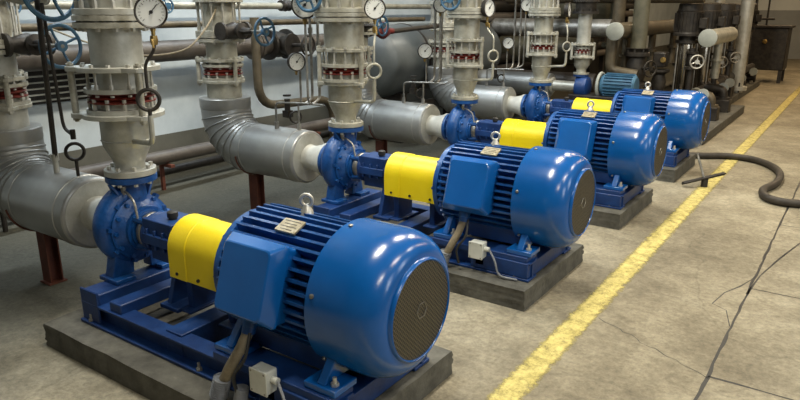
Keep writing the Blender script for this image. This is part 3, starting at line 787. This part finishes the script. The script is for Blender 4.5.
for k in (1, 2, 3):
    for j in range(2):
        x_ = -3.22-.07*j
        o = M().tube([(x_, YS[k], .93), (x_, YS[k]+.08, .96), (x_, YS[k]+.08, 2.3)], .010, 8).lathe((x_, YS[k]+.08, 1.32+.1*j), (0,0,1), [(0,.017),(.04,.017)], 8).build('instrument_tube', 'steel')
        tag(o, ('thin vertical steel tube just left of the pipe stack of the %s' if j == 0 else 'outer thin vertical steel tube left of the pipe stack of the %s') % who[k], 'tube', 'vertical instrument tubes')
tag(M().tube(smooth([(-5.12, 2.7, 1.46), (-4.7, 2.75, 1.36), (-4.3, 2.9, 1.27), (-4.05, 3.1, 1.30), (-4.0, 3.25, 1.42), (-4.04, 3.40, 1.55), (-4.08, 3.46, 1.6)]), .007, 6, .01, 1).build('loose_wire', 'beige'), 'thin looping beige wire hanging between the nearest and second stacks', 'wire')
t = thing('gate_valve', 'dark flanged valve on the brown-grey wall pipe behind the dark-rimmed gauge', 'valve', (-5.3, 5.3, 1.1), 'wall pipe valves')
m = M(); m.lathe((-5.3, 5.15, 1.21), (0,1,0), [(0,.16),(.03,.16),(.04,.11),(.15,.14),(.26,.11),(.27,.16),(.30,.16)], 28); m.lathe((-5.3, 5.3, 1.21), (1,0,0), [(0,.10),(.2,.09),(.2,.12),(.23,.12)], 20); m.build('valve_body', 'dark', t)
m = M(); m.cyl((-5.1, 5.3, 1.21), (-4.85, 5.3, 1.21), .02, n=8); handwheel(m, (-4.85, 5.3, 1.21), (1,0,0), .10); m.build('handwheel', 'dark', t)
for i, (a, b) in enumerate(((2.55, 1.60), (3.9, 1.62), (5.6, 1.6))):
    t = thing('small_valve', ['little dark valve on the thin wall pipe left of the nearest stack', 'little dark valve on the thin wall pipe left of the second stack', 'little dark valve on the thin wall pipe behind the third stack'][i], 'valve', (-5.4, a, b), 'little valves on the thin wall pipe')
    m = M(); m.lathe((-5.45, a-.07, 1.615), (0,1,0), [(0,.06),(.02,.06),(.04,.045),(.07,.065),(.10,.045),(.12,.06),(.14,.06)], 16); m.cyl((-5.45, a, 1.61), (-5.25, a, 1.61), .02, n=8); m.build('valve_body', 'dark', t)
    m = M(); handwheel(m, (-5.25, a, 1.61), (1,0,0), .06, .008); m.build('handwheel', 'blue_wheel', t)
# handwheel valves on the bypass line between the stacks (wheels face the aisle)
def bypass_valve(c, R, label, mat='blue_wheel', body='dark', L_=.30):
    t = thing('globe_valve', label, 'valve', (c[0]-L_, c[1], c[2]-.08), 'handwheel valves')
    m = M(); handwheel(m, c, (1,0,0), R, .010 if R < .12 else .013); m.build('handwheel', mat, t)
    m = M(); m.cyl((c[0]-L_+.04, c[1], c[2]), (c[0]+.02, c[1], c[2]), .011, n=10); m.build('stem', 'steel', t)
    m = M(); cx = c[0]-L_
    m.lathe((cx, c[1]-.13, c[2]), (0,1,0), [(0,.065),(.02,.065),(.025,.035),(.07,.05),(.13,.065),(.19,.05),(.235,.035),(.24,.065),(.26,.065)], 24)
    m.lathe((cx+.03, c[1], c[2]), (1,0,0), [(0,.045),(.05,.04),(.05,.06),(.07,.06),(.08,.03),(.16,.02)], 20); m.build('valve_body', body, t)
    m = M()
    for s in (-1, 1): m.tube([(cx+.10, c[1]+s*.04, c[2]), (cx+.16, c[1]+s*.045, c[2]), (cx+.20, c[1]+s*.01, c[2])], .007, 6, .02)
    m.build('yoke', body, t)
    return t
bypass_valve((-3.39, 1.84, 1.675), .135, 'valve with big pale blue handwheel at the top left corner', body='flange')
bypass_valve((-3.62, 1.98, 1.395), .112, 'valve with blue handwheel left of the nearest pipe stack, below bigger wheel', L_=.35)
bypass_valve((-3.62, 3.50, 1.428), .095, 'valve with blue handwheel between the nearest and second pipe stacks', L_=.33)
bypass_valve((-3.72, 5.08, 1.433), .085, 'valve with small dark blue handwheel right of the second pump pipe stack')
# dark red valve on bypass pipe
t = thing('ball_valve', 'dark red valve on thin dark pipe before the grey tank', 'valve', (-4.0, 5.5, 1.3))
m = M(); m.lathe((-4.02, 5.36, 1.365), (0,1,0), [(0,.03),(.05,.03),(.06,.05),(.13,.075),(.20,.05),(.21,.03),(.30,.03)], 20); m.lathe((-4.02, 5.49, 1.41), (0,0,1), [(0,.035),(.05,.03)], 12); m.build('valve_body', 'redvalve', t)
m = M(); m.lathe((-4.02, 5.49, 1.45), (0,0,1), [(0,.018),(.03,.022),(.045,.012)], 12); m.build('valve_knob', 'cap', t)
m = M(); m.tube([(-4.02, 5.04, 1.433), (-4.02, 5.2, 1.33), (-4.02, 5.36, 1.365), (-4.02, 5.68, 1.365), (-4.02, 6.6, 1.40)], .026, 10, .08)
tag(m.build('bypass_pipe', 'dark'), 'thin dark bent pipe through the dark red valve', 'pipe')

# ------------------------------------------------------------------ cables and junction boxes
def jbox(p, label):
    t = thing('junction_box', label, 'junction box', (p[0], p[1], p[2]-.05), 'white junction boxes')
    m = M(); m.box(p, (.085,.055,.095)); m.build('box_body', 'jb', t, .006)
    m = M(); m.box((p[0], p[1]-.031, p[2]), (.090,.008,.10)); lid = m.build('box_lid', 'jb', t, .003)
    m = M()
    for sx in (-1,1):
        for sz in (-1,1): m.lathe((p[0]+sx*.034, p[1]-.034, p[2]+sz*.04), (0,-1,0), [(0,.004),(.003,.004)], 8)
    m.build('lid_screw', 'steel', lid)
    m = M(); m.cyl((p[0]+.04, p[1], p[2]+.01), (p[0]+.07, p[1], p[2]+.01), .014, n=12); m.build('cable_gland', 'jb', t)
    m = M(); m.box((p[0]+.0, p[1]+.035, p[2]-.03), (.05, .03, .14)); m.build('bracket', 'blue_frame', t)
    m = M(); m.tube([(p[0]+.07, p[1], p[2]+.01), (p[0]+.12, p[1]-.02, p[2]-.04), (p[0]+.14, p[1]-.02, .135), (p[0]+.25, p[1]+.0, .130)], .006, 8, .04)
    m.build('cable', 'sleeve', t)
for k in range(2):
    jbox((-1.67, YS[k]-.345, .262), 'small grey-white junction box on the base frame of the %s motor' % ORD[k])
def conduit(yy, k):
    gx = -1.80; c = V((gx, yy-.235*math.cos(.314)-.17*math.sin(.314)+.0, AZ+.235*math.sin(.314)-.17*math.cos(.314)))
    t = thing('power_cable', 'beige armoured power cable hanging from the %s motor terminal box' % ORD[k], 'cable', (gx-.05, yy-.36, .12), 'motor power cables')
    m = M(); m.tube([c+V((0,-.012,-.045)), c+V((-.01,-.06,-.12)), (gx-.03, yy-.37, .27), (gx-.07, yy-.385, .18)], .022, 12, .06); m.build('armoured_sheath', 'beige', t)
    m = M()
    m.tube([(gx-.065, yy-.385, .20), (gx-.085, yy-.39, .12), (gx-.10, yy-.40, .122)] if 0 else [(gx-.062, yy-.385, .215), (gx-.085, yy-.395, .125)], .033, 14)
    for j in range(9):
        f = j/9; p = V((gx-.062, yy-.385, .215)).lerp(V((gx-.085, yy-.395, .13)), f); m.torus(p, V((-.023,-.01,-.09)), .033, .004, 16, 5)
    m.build('ribbed_sleeve', 'sleeve', t)
    m = M(); m.tube([(gx+.05, yy-.33, .42), (gx+.07, yy-.38, .33), (gx+.01, yy-.40, .26), (gx+.03, yy-.39, .17)], .007, 8, .05); m.build('earth_wire', 'ink', t)
    if k == 0:
        m = M(); m.tube([(gx+.03, yy-.37, .20), (gx+.02, yy-.38, .125)], .028, 12); m.build('short_sleeve', 'sleeve', t)
for k in range(4): conduit(YS[k], k)

# ------------------------------------------------------------------ wall pipes and tank behind the stacks
def pipe(pts, r, mat, name, label, fil=.15, flanges=(), grp=None, caps=None):
    o = M(); o.tube(pts, r, 20, fil, 7)
    for (p, ax) in flanges: o.lathe(V(p)-V(ax).normalized()*.02, ax, [(0,r*1.5),(.04,r*1.5)], 24)
    return tag(o.build(name, mat), label, 'pipe', grp)
pipe([(-5.3, -.2, 1.215), (-5.3, 3.0, 1.215), (-5.3, 7.9, 1.2)], .095, 'darkpipe', 'service_pipe', 'dark brown-grey horizontal pipe along the pale wall, middle height', flanges=[((-5.3,4.95,1.21),(0,1,0)), ((-5.3,5.0,1.21),(0,1,0))])
pipe([(-5.45, -.2, 1.62), (-5.45, 12, 1.60)], .035, 'cream', 'service_pipe', 'pale thin horizontal pipe along the wall near the top')
pipe([(-5.15, -.2, 1.46), (-5.15, 8.0, 1.44)], .03, 'tan', 'service_pipe', 'dull tan horizontal pipe along the wall above the brown-grey one')
pipe([(-5.0, 1.0, .33), (-5.0, 8, .30)], .06, 'darkpipe', 'floor_pipe', 'low grey pipe running along the foot of the wall')
pipe([(-5.2, 1.0, .14), (-5.2, 8, .13)], .04, 'dark', 'floor_pipe', 'lowest dark thin pipe just above the floor by the wall')
pipe([(-5.05, 4.75, 1.5), (-5.05, 4.75, .62), (-5.05, 5.9, .58), (-5.05, 5.9, 0)], .045, 'tan', 'drop_pipe', 'brown vertical pipe curving to horizontal before the pale wall', fil=.25)
pipe([(-5.12, 4.52, 1.5), (-5.12, 4.52, 0)], .035, 'darkpipe', 'drop_pipe', 'blue-grey thin vertical pipe left of the brown curved one')
for i, (a, b, c_) in enumerate(((2.15,.12,'dark'), (3.1,.12,'darkpipe'))):
    pipe([(-5.05, a, 1.7), (-5.05, a, 0)], .018, c_, 'hanger_rod', ['thin dark vertical rod at the wall left of the nearest stack', 'thin grey vertical rod at the wall right of the nearest stack'][i])
for i, yy in enumerate((1.6, 3.55, 5.5)):
    t = thing('pipe_bracket', ['rusty bracket holding the low pipe, left of the nearest stack', 'rusty bracket holding the low pipe, between nearest and second stacks', 'rusty bracket holding the low pipe behind the second stack'][i], 'bracket', (-5.05, yy, 0), 'rusty brackets of the low wall pipes')
    M().box((-5.08, yy, .115), (.03,.03,.23)).box((-5.08, yy, .243), (.34,.04,.025)).build('bracket_arm', 'rust', t)
# louvred duct grille at left behind rods
t = thing('louvre_grille', 'dark grille with pale horizontal bars on the wall behind the handwheels', 'grille', (-5.6, 2.6, .82))
M().box((-5.635, 2.75, 1.0), (.03, 1.3, .36)).build('backing', 'dark', t)
m = M()
for j in range(7): m.box((-5.60, 2.75, .85+.05*j), (.03, 1.26, .012))
m.build('bars', 'cream', t)
# big grey horizontal tank behind the third stack
t = thing('storage_tank', 'big smooth dark grey horizontal tank behind the second and third stacks', 'tank', (-4.95, 6.9, 0))
m = M(); R = .42; cx, cz = -4.77, .98; prof = [(-.12, .05), (-.10,.20), (-.05,.34), (0,.40), (.04,R), (2.6,R), (2.65,.40), (2.72,.2)]
m.lathe((cx, 6.22, cz), (0,1,0), prof, 56); m.build('shell', MT['darkgrey'] if 'darkgrey' in MT else 'darkpipe', t, ang=50)
for yy in (6.6, 8.4): M().box((cx, yy, .30), (.5,.12,.60)).build('saddle', 'dark', t)
m = M(); m.lathe((cx, 6.9, cz), (0,1,0), [(0,R),(.003,R+.008),(.03,R+.008),(.033,R)], 56, caps=False); m.lathe((cx, 8.1, cz), (0,1,0), [(0,R),(.003,R+.008),(.03,R+.008),(.033,R)], 56, caps=False); m.build('strap', 'dark', t)

# ------------------------------------------------------------------ fifth, smaller pump beyond the farthest one
Y5 = 8.30
reducer_o = None
t = thing('small_pump', 'small dark blue pump with round pale ring flange beyond the farthest big pump', 'pump', (-2.9, Y5, 0))
m = M(); m.lathe((-3.02, Y5, .62), (1,0,0), [(0,.06),(.02,.13),(.10,.15),(.16,.13),(.18,.08)], 28); m.lathe((-2.962, Y5, .66), (0,0,1), [(0,.07),(.09,.06),(.095,.095),(.12,.095)], 24); m.build('pump_casing', 'blue_frame', t)
m = M(); m.torus((-2.70, Y5, .66), (1,0,0), .15, .018, 32, 8); m.lathe((-2.72, Y5, .66), (1,0,0), [(0,.15),(.02,.15)], 32)
for j in range(8): m.cyl(V((-2.73, Y5, .66)), V((-2.69, Y5+.15*math.cos(j*PI/4), .66+.15*math.sin(j*PI/4))), .008, n=6)
m.build('ring_flange', 'cap', t)
m = M(); m.lathe((-2.68, Y5, .66), (1,0,0), [(0,.12),(.03,.14),(.40,.14),(.42,.12)], 32)
for i in range(24):
    a = 2*PI*i/24; d = V((0, math.cos(a), math.sin(a))); m.box(V((-2.46, Y5, .66))+d*.145, (.34,.006,.03) , Matrix.Rotation(a-PI/2, 3, 'X'))
m.build('motor_body', 'blue_wheel', t)
m = M(); m.box((-2.6, Y5, .27), (.9,.36,.54)); m.build('stand', 'dark', t, .01)
m = M(); m.lathe((-2.962, Y5, .783), (0,0,1), [(0,.10),(.02,.10),(.02,.06),(.06,.06),(.11,.095),(.20,.10)], 28); tag(m.build('pipe_reducer', 'cream'), 'short pale reducer on top of the small fifth pump', 'pipe reducer', 'tapered pipe reducers above the pumps')
expansion(-2.962, Y5, .985, 1.16, .17, .08, 'small expansion joint with red bellows above the small fifth pump')
t = thing('pipe_spool', 'slim pale pipe with dark blue top valve above the small fifth pump', 'pipe', (-2.962, Y5, 1.16), 'pipe spools above the pumps')
M().cyl((-2.962, Y5, 1.16), (-2.962, Y5, 1.52), .085, n=28).build('barrel', 'silver', t)
m = M(); m.lathe((-2.962, Y5, 1.52), (0,0,1), [(0,.16),(.03,.16),(.03,.12),(.14,.13),(.14,.16),(.17,.16)], 28); m.bolts((-2.962, Y5, 1.55), (0,0,1), .14, 8, .013, .06); m.build('valve_body', 'dark', t)
M().cyl((-2.962, Y5, 1.69), (-2.962, Y5, 2.4), .085, n=24).build('upper_pipe', 'dark', t)
t = thing('insulated_suction_pipe', 'silver clad pipe stub with pale elbow feeding the small fifth pump', 'pipe', (-3.9, Y5, .5), 'silver clad suction pipes')
m = M(); m.cyl((-4.4, Y5, .62), (-3.35, Y5, .62), .15, n=36); m.build('straight_cladding', 'clad', t)
m = M(); m.cyl((-3.35, Y5, .62), (-3.0, Y5, .62), .07, .065, n=24); m.torus((-3.33, Y5, .62), (1,0,0), .085, .02, 24, 8); m.build('nozzle_cone', 'silver', t)
m = M(); m.cyl((-4.0, Y5, .0), (-4.0, Y5, .48), .035, n=12); m.build('post', 'rust', t)

# ------------------------------------------------------------------ far machinery: vertical multistage pumps, manifolds and pipes
kb = M().box((-2.35, 10.05, .06), (1.76, 3.1, .12)).box((-2.52, 13.75, .06), (1.45, 4.3, .12)); tag(kb.build('concrete_kerb', 'plinth', None, .01), 'long dark concrete plinth beyond the blue motors carrying vertical pumps', 'plinth')
def vpump(x, y, z, label, first=None):
    t = thing('vertical_multistage_pump', label, 'pump', (x, y, .12), 'dark-topped vertical pumps')
    m = M(); m.lathe((x,y,.12), (0,0,1), [(0,.17),(.03,.17),(.03,.12),(.14,.13),(.18,.11)], 24); m.build('base', 'dark', t)
    m = M(); m.lathe((x,y,.30), (0,0,1), [(0,.105),(.02,.11),(z-.32,.11),(z-.30,.105)], 32); m.build('stainless_sleeve', 'inox', t)
    m = M()
    for a in (45,135,225,315): m.cyl((x+.13*math.cos(math.radians(a)), y+.13*math.sin(math.radians(a)), .16), (x+.13*math.cos(math.radians(a)), y+.13*math.sin(math.radians(a)), z), .010, n=8)
    m.build('tie_rod', 'steel', t)
    m = M(); m.lathe((x,y,z), (0,0,1), [(0,.15),(.04,.15),(.04,.11),(.10,.11),(.10,.19),(.13,.19),(.15,.175),(.42,.175),(.43,.16),(.52,.15),(.54,.12)], 32)
    for i in range(24):
        a = 2*PI*i/24; m.box((x+.178*math.cos(a), y+.178*math.sin(a), z+.28), (.03,.006,.24), Matrix.Rotation(a, 3, 'Z'))
    m.build('motor', 'dark', t)
    m = M(); m.box((x+.20, y-.06, z+.27), (.10,.12,.14)); m.build('motor_terminal_box', 'dark', t, .008)
    for s in (-1, 1):
        m = M(); m.cyl((x+s*.12, y, .22), (x+s*.30, y, .22), .05, n=16); m.lathe((x+s*.28-.015, y, .22), (1,0,0), [(0,.085),(.03,.085)], 20); m.build('port_flange', 'dark', t)
    return t
vp0 = vpump(-2.10, 10.0, 1.12, 'dark-topped vertical pump with stainless sleeve just beyond the farthest blue motor')
for i, yy in enumerate((11.3, 12.6, 13.9, 15.2)):
    dup(vp0, (-.0, yy-10.0, 0), ['second dark-topped vertical pump from the blue motors', 'third dark-topped vertical pump from the blue motors', 'fourth dark-topped vertical pump from the blue motors', 'last dark-topped vertical pump, nearest the far cabinet'][i])
def manifold(x, z, y0, y1, r, mat, label, ends):
    t = thing('manifold_pipe', label, 'pipe', (x, y0, z-r), 'manifold pipes with round end caps')
    m = M(); m.cyl((x,y0,z), (x,y1,z), r, n=32); m.build('barrel', mat, t)
    m = M(); m.lathe((x,y0-.02,z), (0,1,0), [(0,r*.9),(.01,r*1.08),(.04,r*1.08)], 32); m.build('end_cap', 'cap', t)
    for yy in ends:
        m = M(); m.cyl((x,yy,z), (x-.0,yy,z-.6), r*.5, n=16); m.lathe((x,yy,z-.35), (0,0,1), [(0,r*.8),(.03,r*.8)], 20); m.build('branch', mat, t)
    return t
manifold(-1.80, 1.20, 9.8, 11.5, .11, 'cream', 'pale-capped cream manifold pipe right of the first dark vertical pump', (10.65,))
manifold(-2.72, 1.30, 8.75, 15.6, .105, 'tan', 'pale-capped manifold pipe left of the olive vertical pipe', (9.3, 10.6, 11.9))
manifold(-1.98, .40, 10.4, 15.8, .07, 'dark', 'low tan manifold pipe at the kerb edge beyond the blue motors', ())
# vertical pipes and odd runs
def vpipe(x, y, r, z0, z1, mat, label, fl=()):
    t = thing('standpipe', label, 'pipe', (x, y, z0), 'vertical pipes of the far machinery')
    M().cyl((x,y,z0), (x,y,z1), r, n=24).build('barrel', mat, t)
    if fl:
        m = M()
        for z in fl: m.lathe((x,y,z), (0,0,1), [(0,r*1.6),(.03,r*1.6),(.032,r*1.2),(.036,r*1.6),(.066,r*1.6)], 24); m.bolts((x,y,z+.033), (0,0,1), r*1.38, 8, .012, .09)
        m.build('flange', mat, t)
    return t
vpipe(-2.52, 9.15, .10, 1.08, 4.6, 'olive', 'thick olive vertical pipe above a dark valve, left of first vertical pump')
t = thing('gate_valve', 'dark bolted valve under the olive vertical pipe', 'valve', (-2.52, 9.15, .5), 'gate valves of the far machinery')
m = M(); m.lathe((-2.52, 9.15, .12), (0,0,1), [(0,.08),(.45,.08),(.46,.16),(.50,.16),(.52,.10),(.62,.13),(.74,.13),(.84,.10),(.86,.16),(.90,.16),(.92,.12),(.96,.16)], 28); m.bolts((-2.52,9.15,1.03), (0,0,1), .14, 8, .014, .10); m.bolts((-2.52,9.15,.60), (0,0,1), .14, 8, .014, .10); m.build('valve_body', 'dark', t)
m = M(); handwheel(m, (-2.30, 9.0, .83), (1,-.6,0), .10); m.cyl((-2.5,9.13,.83), (-2.28,8.99,.83), .02, n=8); m.build('handwheel', 'dark', t)
vpipe(-2.72, 9.9, .09, .0, 4.6, 'tan', 'tan vertical pipe between olive pipe and first vertical pump')
vpipe(-2.95, 9.6, .085, .12, 4.6, 'tan', 'dusty tan vertical pipe behind the pale-capped manifold')
vpipe(-3.3, 10.6, .11, .0, 4.6, 'olive', 'dull vertical pipe deep behind the fifth pump', (1.0,))
vpipe(-1.88, 13.4, .11, .12, 4.6, 'silver', 'tall pale grey vertical pipe near the dark cabinet', (.16,))
vpipe(-2.5, 12.1, .07, .12, 4.6, 'cream', 'slender cream vertical pipe behind the second vertical pump', (.9,))
vpipe(-2.55, 14.6, .09, .12, 4.6, 'silver', 'pale vertical pipe left of the tall grey one', (1.2,))
vpipe(-3.75, 8.9, .06, .0, 4.6, 'darkpipe', 'dark thin vertical pipe behind the farthest pump stack')
pipe([(-5.5, 9.35, 1.32), (-2.95, 9.35, 1.32)], .12, 'steel', 'transfer_pipe', 'thick grey pipe crossing behind the farthest pump stack')
pipe([(-5.2, 9.8, 1.75), (-1.9, 9.8, 1.75)], .10, 'tan', 'transfer_pipe', 'tan horizontal pipe high up above the far vertical pumps')
pipe([(-5.4, 10.15, .95), (-3.5, 10.15, .95)], .20, 'olive', 'transfer_pipe', 'thick dull horizontal pipe deep behind the fifth pump')
pipe([(-5.4, 9.6, .55), (-3.2, 9.6, .55)], .12, 'darkpipe', 'transfer_pipe', 'dark horizontal pipe low behind the fifth pump')
pipe([(-2.82, 9.0, 1.2), (-2.82, 9.0, .78), (-2.45, 9.0, .74)], .07, 'tan', 'elbow_pipe', 'tan elbow pipe below the pale-capped manifold', fil=.12)
# large horizontal brown vessel right of fifth stack
t = thing('pressure_vessel', 'large dusty brown vessel behind the fifth pipe stack, high up', 'tank', (-3.9, 9.9, 1.2))
m = M(); m.lathe((-4.78, 10.75, 1.62), (1,0,0), [(0,.1),(.05,.28),(.12,.36),(1.35,.36),(1.42,.28),(1.46,.1)], 40); m.build('shell', 'olive', t, ang=50)
for xx in (-4.4, -3.5): M().box((xx-.2, 10.75, .64), (.10,.3,1.28)).build('leg', 'dark', t)
# dark steel rack behind the machinery; its sheet is added to darken the backdrop
t = thing('pipe_rack', 'dark steel rack with added dark backdrop sheet behind the far machinery', 'rack', (-5.3, 12, 0))
for yy in (9.0, 10.5, 12, 13.5, 15.0, 16.5):
    M().box((-4.9, yy, 1.6), (.10,.10,3.2)).build('post', 'dark', t)
M().box((-5.02, 12.75, 1.65), (.03, 7.7, 3.3)).build('dark_backdrop_sheet', 'dark', t)  # added dark sheet, covers the pale lit wall so the background stays dark
for z in (.7, 1.5, 2.3, 3.1): M().box((-4.9, 12.75, z), (.08,7.6,.08)).build('beam', 'dark', t)
for z in (.8, 1.6, 2.4):
    for j, dz in enumerate((.06, .0)):
        pipe([(-4.79, 8.8, z+.02-.17*j), (-4.79, 16.6, z+.02-.17*j)], .07, 'darkpipe' if j else 'dark', 'rack_pipe', 'dark pipe along the steel rack, '+('upper' if j == 0 else 'lower')+' of the '+{.8:'lowest', 1.6:'middle', 2.4:'top'}[z]+' pair', grp='pipes along the dark rack')
# rings, small discs and low branches near the far kerb
for i, (x_, y_, z_) in enumerate(((-1.70, 9.55, .50), (-1.74, 11.3, .42), (-1.84, 12.5, .38), (-1.86, 13.9, .34), (-1.84, 15.2, .36))):
    t = thing('check_valve', ['pale-ended small branch valve nearest the farthest motor', 'pale-ended branch valve second along the far kerb', 'pale-ended branch valve third along the far kerb', 'pale-ended branch valve fourth along the far kerb', 'pale-ended branch valve last along the far kerb'][i], 'valve', (x_-.1, y_, z_-.1), 'small branch valves at the far kerb')
    m = M(); m.tube([(x_-.20, y_+.15, z_-.05), (x_-.1, y_+.05, z_-.02), (x_, y_-.12, z_)], .055, 14, .08); m.build('branch_body', 'tan', t)
    m = M(); m.lathe((x_, y_-.14, z_), (0,-1,0), [(0,.075),(.03,.075)], 20); m.build('end_cap', 'cap', t)
    m = M(); m.box((x_-.1, y_+.05, (z_-.07+.12)/2), (.06,.06,z_-.07-.12)); m.build('foot_post', 'dark', t)
for i, (x_, y_, z_, R_) in enumerate(((-1.86, 9.60, .90, .085), (-1.80, 11.1, .80, .08), (-1.80, 12.3, .80, .08))):
    t = thing('globe_valve', ['valve with pale ring handwheel right of the first dark vertical pump', 'valve with ring handwheel beside the second dark vertical pump', 'valve with ring handwheel beside the third dark vertical pump'][i], 'valve', (x_, y_, z_), 'handwheel valves of the far machinery')
    m = M(); handwheel(m, (x_, y_, z_), (.5,-1,0), R_, .010, 3); m.build('handwheel', 'zinc' if i == 0 else 'steel', t)
    m = M(); m.cyl((x_-.10, y_+.2, z_), (x_, y_, z_), .016, n=8); m.lathe((x_-.12, y_+.24, z_-.12), (0,0,1), [(0,.08),(.03,.08),(.04,.05),(.12,.07),(.2,.05),(.21,.08),(.24,.08)], 20); m.cyl((x_-.12, y_+.24, .12), (x_-.12, y_+.24, z_+.16), .04, n=14); m.build('valve_body', 'dark', t)

for i in range(6):
    yy = 8.9+.9*i; PX = -1.66 if yy < 11.4 else -1.92
    t = thing('pump_pedestal', 'dark pedestal with flanged elbow at the far plinth edge, '+['nearest the blue motors', 'second from the blue motors', 'third from the blue motors', 'fourth from the blue motors', 'fifth from the blue motors', 'last before the dark cabinet'][i], 'pedestal', (PX, yy, .12), 'dark pedestals with elbows on the far plinth')
    m = M(); m.box((PX, yy, .21), (.22,.20,.18)); m.build('block', 'dark', t, .01)
    m = M(); m.tube([(PX, yy, .30), (PX, yy, .44), (PX-.26, yy+.02, .46)], .06, 14, .1); m.lathe((PX, yy, .30), (0,0,1), [(0,.10),(.03,.10)], 18); m.build('elbow', 'tan' if i % 2 else 'dark', t)
for i in range(5):
    yy = 9.5+1.25*i
    t = thing('motorised_valve', 'dark actuator valve with small brass cap among the vertical pumps, '+['nearest the blue motors', 'second from the blue motors', 'third from the blue motors', 'fourth from the blue motors', 'fifth from the blue motors', 'last before the dark cabinet'][i], 'valve', (-2.35, yy, .12), 'dark actuator valves between the vertical pumps')
    m = M(); m.lathe((-2.30, yy, .12), (0,0,1), [(0,.09),(.3,.09),(.31,.13),(.34,.13),(.36,.07),(.5,.10),(.6,.07),(.64,.13),(.67,.13)], 20); m.build('valve_body', 'dark', t)
    m = M(); m.box((-2.30, yy, .92), (.16,.22,.20)); m.build('actuator', 'dark', t, .02)
    m = M(); m.lathe((-2.24, yy-.12, .92), (0,-1,0), [(0,.04),(.03,.03)], 14); m.build('cap', 'brass', t)
# dark control cabinet / machine at the far end
t = thing('control_cabinet', 'dark box cabinet at the far end of the pump row', 'cabinet', (-1.95, 17, 0))
m = M(); m.box((-1.95, 17.0, .72), (.95,.7,.90)); m.build('body', 'dark', t, .02)
m = M(); m.box((-1.95, 17.0, 1.19), (1.05,.8,.05)); m.build('top_panel', 'dark', t, .01)
for sx in (-1,1):
    for sy in (-1,1): M().box((-1.95+sx*.42, 17+sy*.3, .135), (.07,.07,.27)).build('leg', 'dark', t)
m = M(); m.lathe((-1.9, 16.64, .88), (0,-1,0), [(0,.05),(.03,.05),(.05,.03)], 16); m.build('handle', 'brass', t)
m = M(); m.tube([(-2.2, 16.9, 1.21), (-2.2, 16.9, 1.9)], .03, 10); m.tube([(-1.95, 16.9, 1.21), (-1.95, 16.9, 2.4)], .02, 10); m.tube([(-2.3, 16.9, 1.35), (-1.8, 16.9, 1.35)], .025, 10); m.build('top_pipe', 'dark', t)

# ------------------------------------------------------------------ hose and the stand on the floor
m = M(); m.tube(smooth([(-1.75, 7.55, .035), (-1.36, 7.70, .036), (-1.12, 7.85, .036), (-.86, 7.84, .036), (-.65, 7.62, .036), (-.53, 7.28, .036), (-.515, 6.85, .036), (-.58, 6.52, .036), (-.535, 6.28, .036), (-.42, 6.18, .036), (-.27, 6.20, .036), (.1, 6.35, .036), (.8, 6.8, .036), (1.6, 7.0, .036)]), .034, 14, .01, 1)
tag(m.build('rubber_hose', 'hose'), 'thick black rubber hose curving in an S across the aisle floor', 'hose')
# T-shaped squeegee like stand beside the hose
t = thing('floor_squeegee', 'dark T-shaped floor scraper lying over the yellow line by the hose', 'floor scraper', (-1.05, 6.55, 0))

m = M(); m.prism([(-1.235, 6.36, .035), (-1.20, 6.33, .035), (-.90, 6.56, .125), (-.935, 6.59, .125)], (0, 0, .012)); m.build('blade', 'dark', t, .002)
m = M(); m.prism([(-1.235, 6.36, .020), (-1.225, 6.35, .020), (-.915, 6.58, .110), (-.925, 6.59, .110)], (0, 0, .020)); m.build('rubber_strip', 'black', t)
m = M(); m.cyl((-1.06, 6.47, 0), (-1.06, 6.47, .075), .03, n=12); m.build('stub', 'black', t)
m = M(); m.tube([(-1.07, 6.47, .085), (-1.16, 6.50, .30)], .011, 8); m.build('handle', 'steel', t)

# ------------------------------------------------------------------ camera
cam = bpy.data.cameras.new('camera'); co = bpy.data.objects.new('camera', cam); COL.objects.link(co)
F_, VX, VY = 661.6, 878.1, 6.97
pit = math.atan((200-VY)/F_); th = math.atan((VX-400)/(F_/math.cos(pit)))
co.location = (0, 0, 1.6); co.rotation_euler = (PI/2-pit, 0, th)
cam.sensor_width = 36; cam.lens = F_*36/800; cam.clip_start = .05; cam.clip_end = 80
bpy.context.scene.camera = co

# ------------------------------------------------------------------ light: ceiling luminaires, daylight from windows on the aisle side
def area(name, loc, sx, sy, power, col, rot=(0,0,0)):
    l = bpy.data.lights.new(name, 'AREA'); l.shape = 'RECTANGLE'; l.size = sx; l.size_y = sy; l.energy = power; l.color = col
    o = bpy.data.objects.new(name, l); COL.objects.link(o); o.location = loc; o.rotation_euler = rot
    return o
WARM = (1.0, .93, .78); COOL = (.86, .94, 1.0)
for i, yy in enumerate((2.0, 5.0, 8.0, 11.0, 14.0, 17.0, 20.4)):
    area('ceiling_lamp', (-1.9, yy, 4.5), .3, 1.3, (95 if i < 3 else 34), WARM if i < 3 else (1.0, .72, .42))
for i, yy in enumerate((-.6, 2.7, 6.0, 9.3, 12.6, 15.9, 19.2)):
    area('ceiling_lamp', (1.9, yy, 4.5), .3, 1.3, (58 if i < 3 else 42), WARM if i < 3 else (1.0, .72, .42))
for i, yy in enumerate((2.4, 5.6)):
    area('ceiling_lamp', (-4.7, yy, 4.5), .3, 1.5, 75, COOL)
for i, yy in enumerate((1.5, 4.5)):
    area('window_daylight', (3.95, yy, 2.6), 1.5, 1.0, 28, COOL, (0, PI/2, 0))
w = bpy.data.worlds.new('world'); bpy.context.scene.world = w; w.use_nodes = True
w.node_tree.nodes['Background'].inputs[0].default_value = (.7,.75,.8,1); w.node_tree.nodes['Background'].inputs[1].default_value = .05
sc = bpy.context.scene
sc.view_settings.view_transform = 'Standard'; sc.view_settings.look = 'None'; sc.view_settings.gamma = 1; sc.view_settings.exposure = .65
for o in bpy.data.objects:
    if '_w' in o: del o['_w']
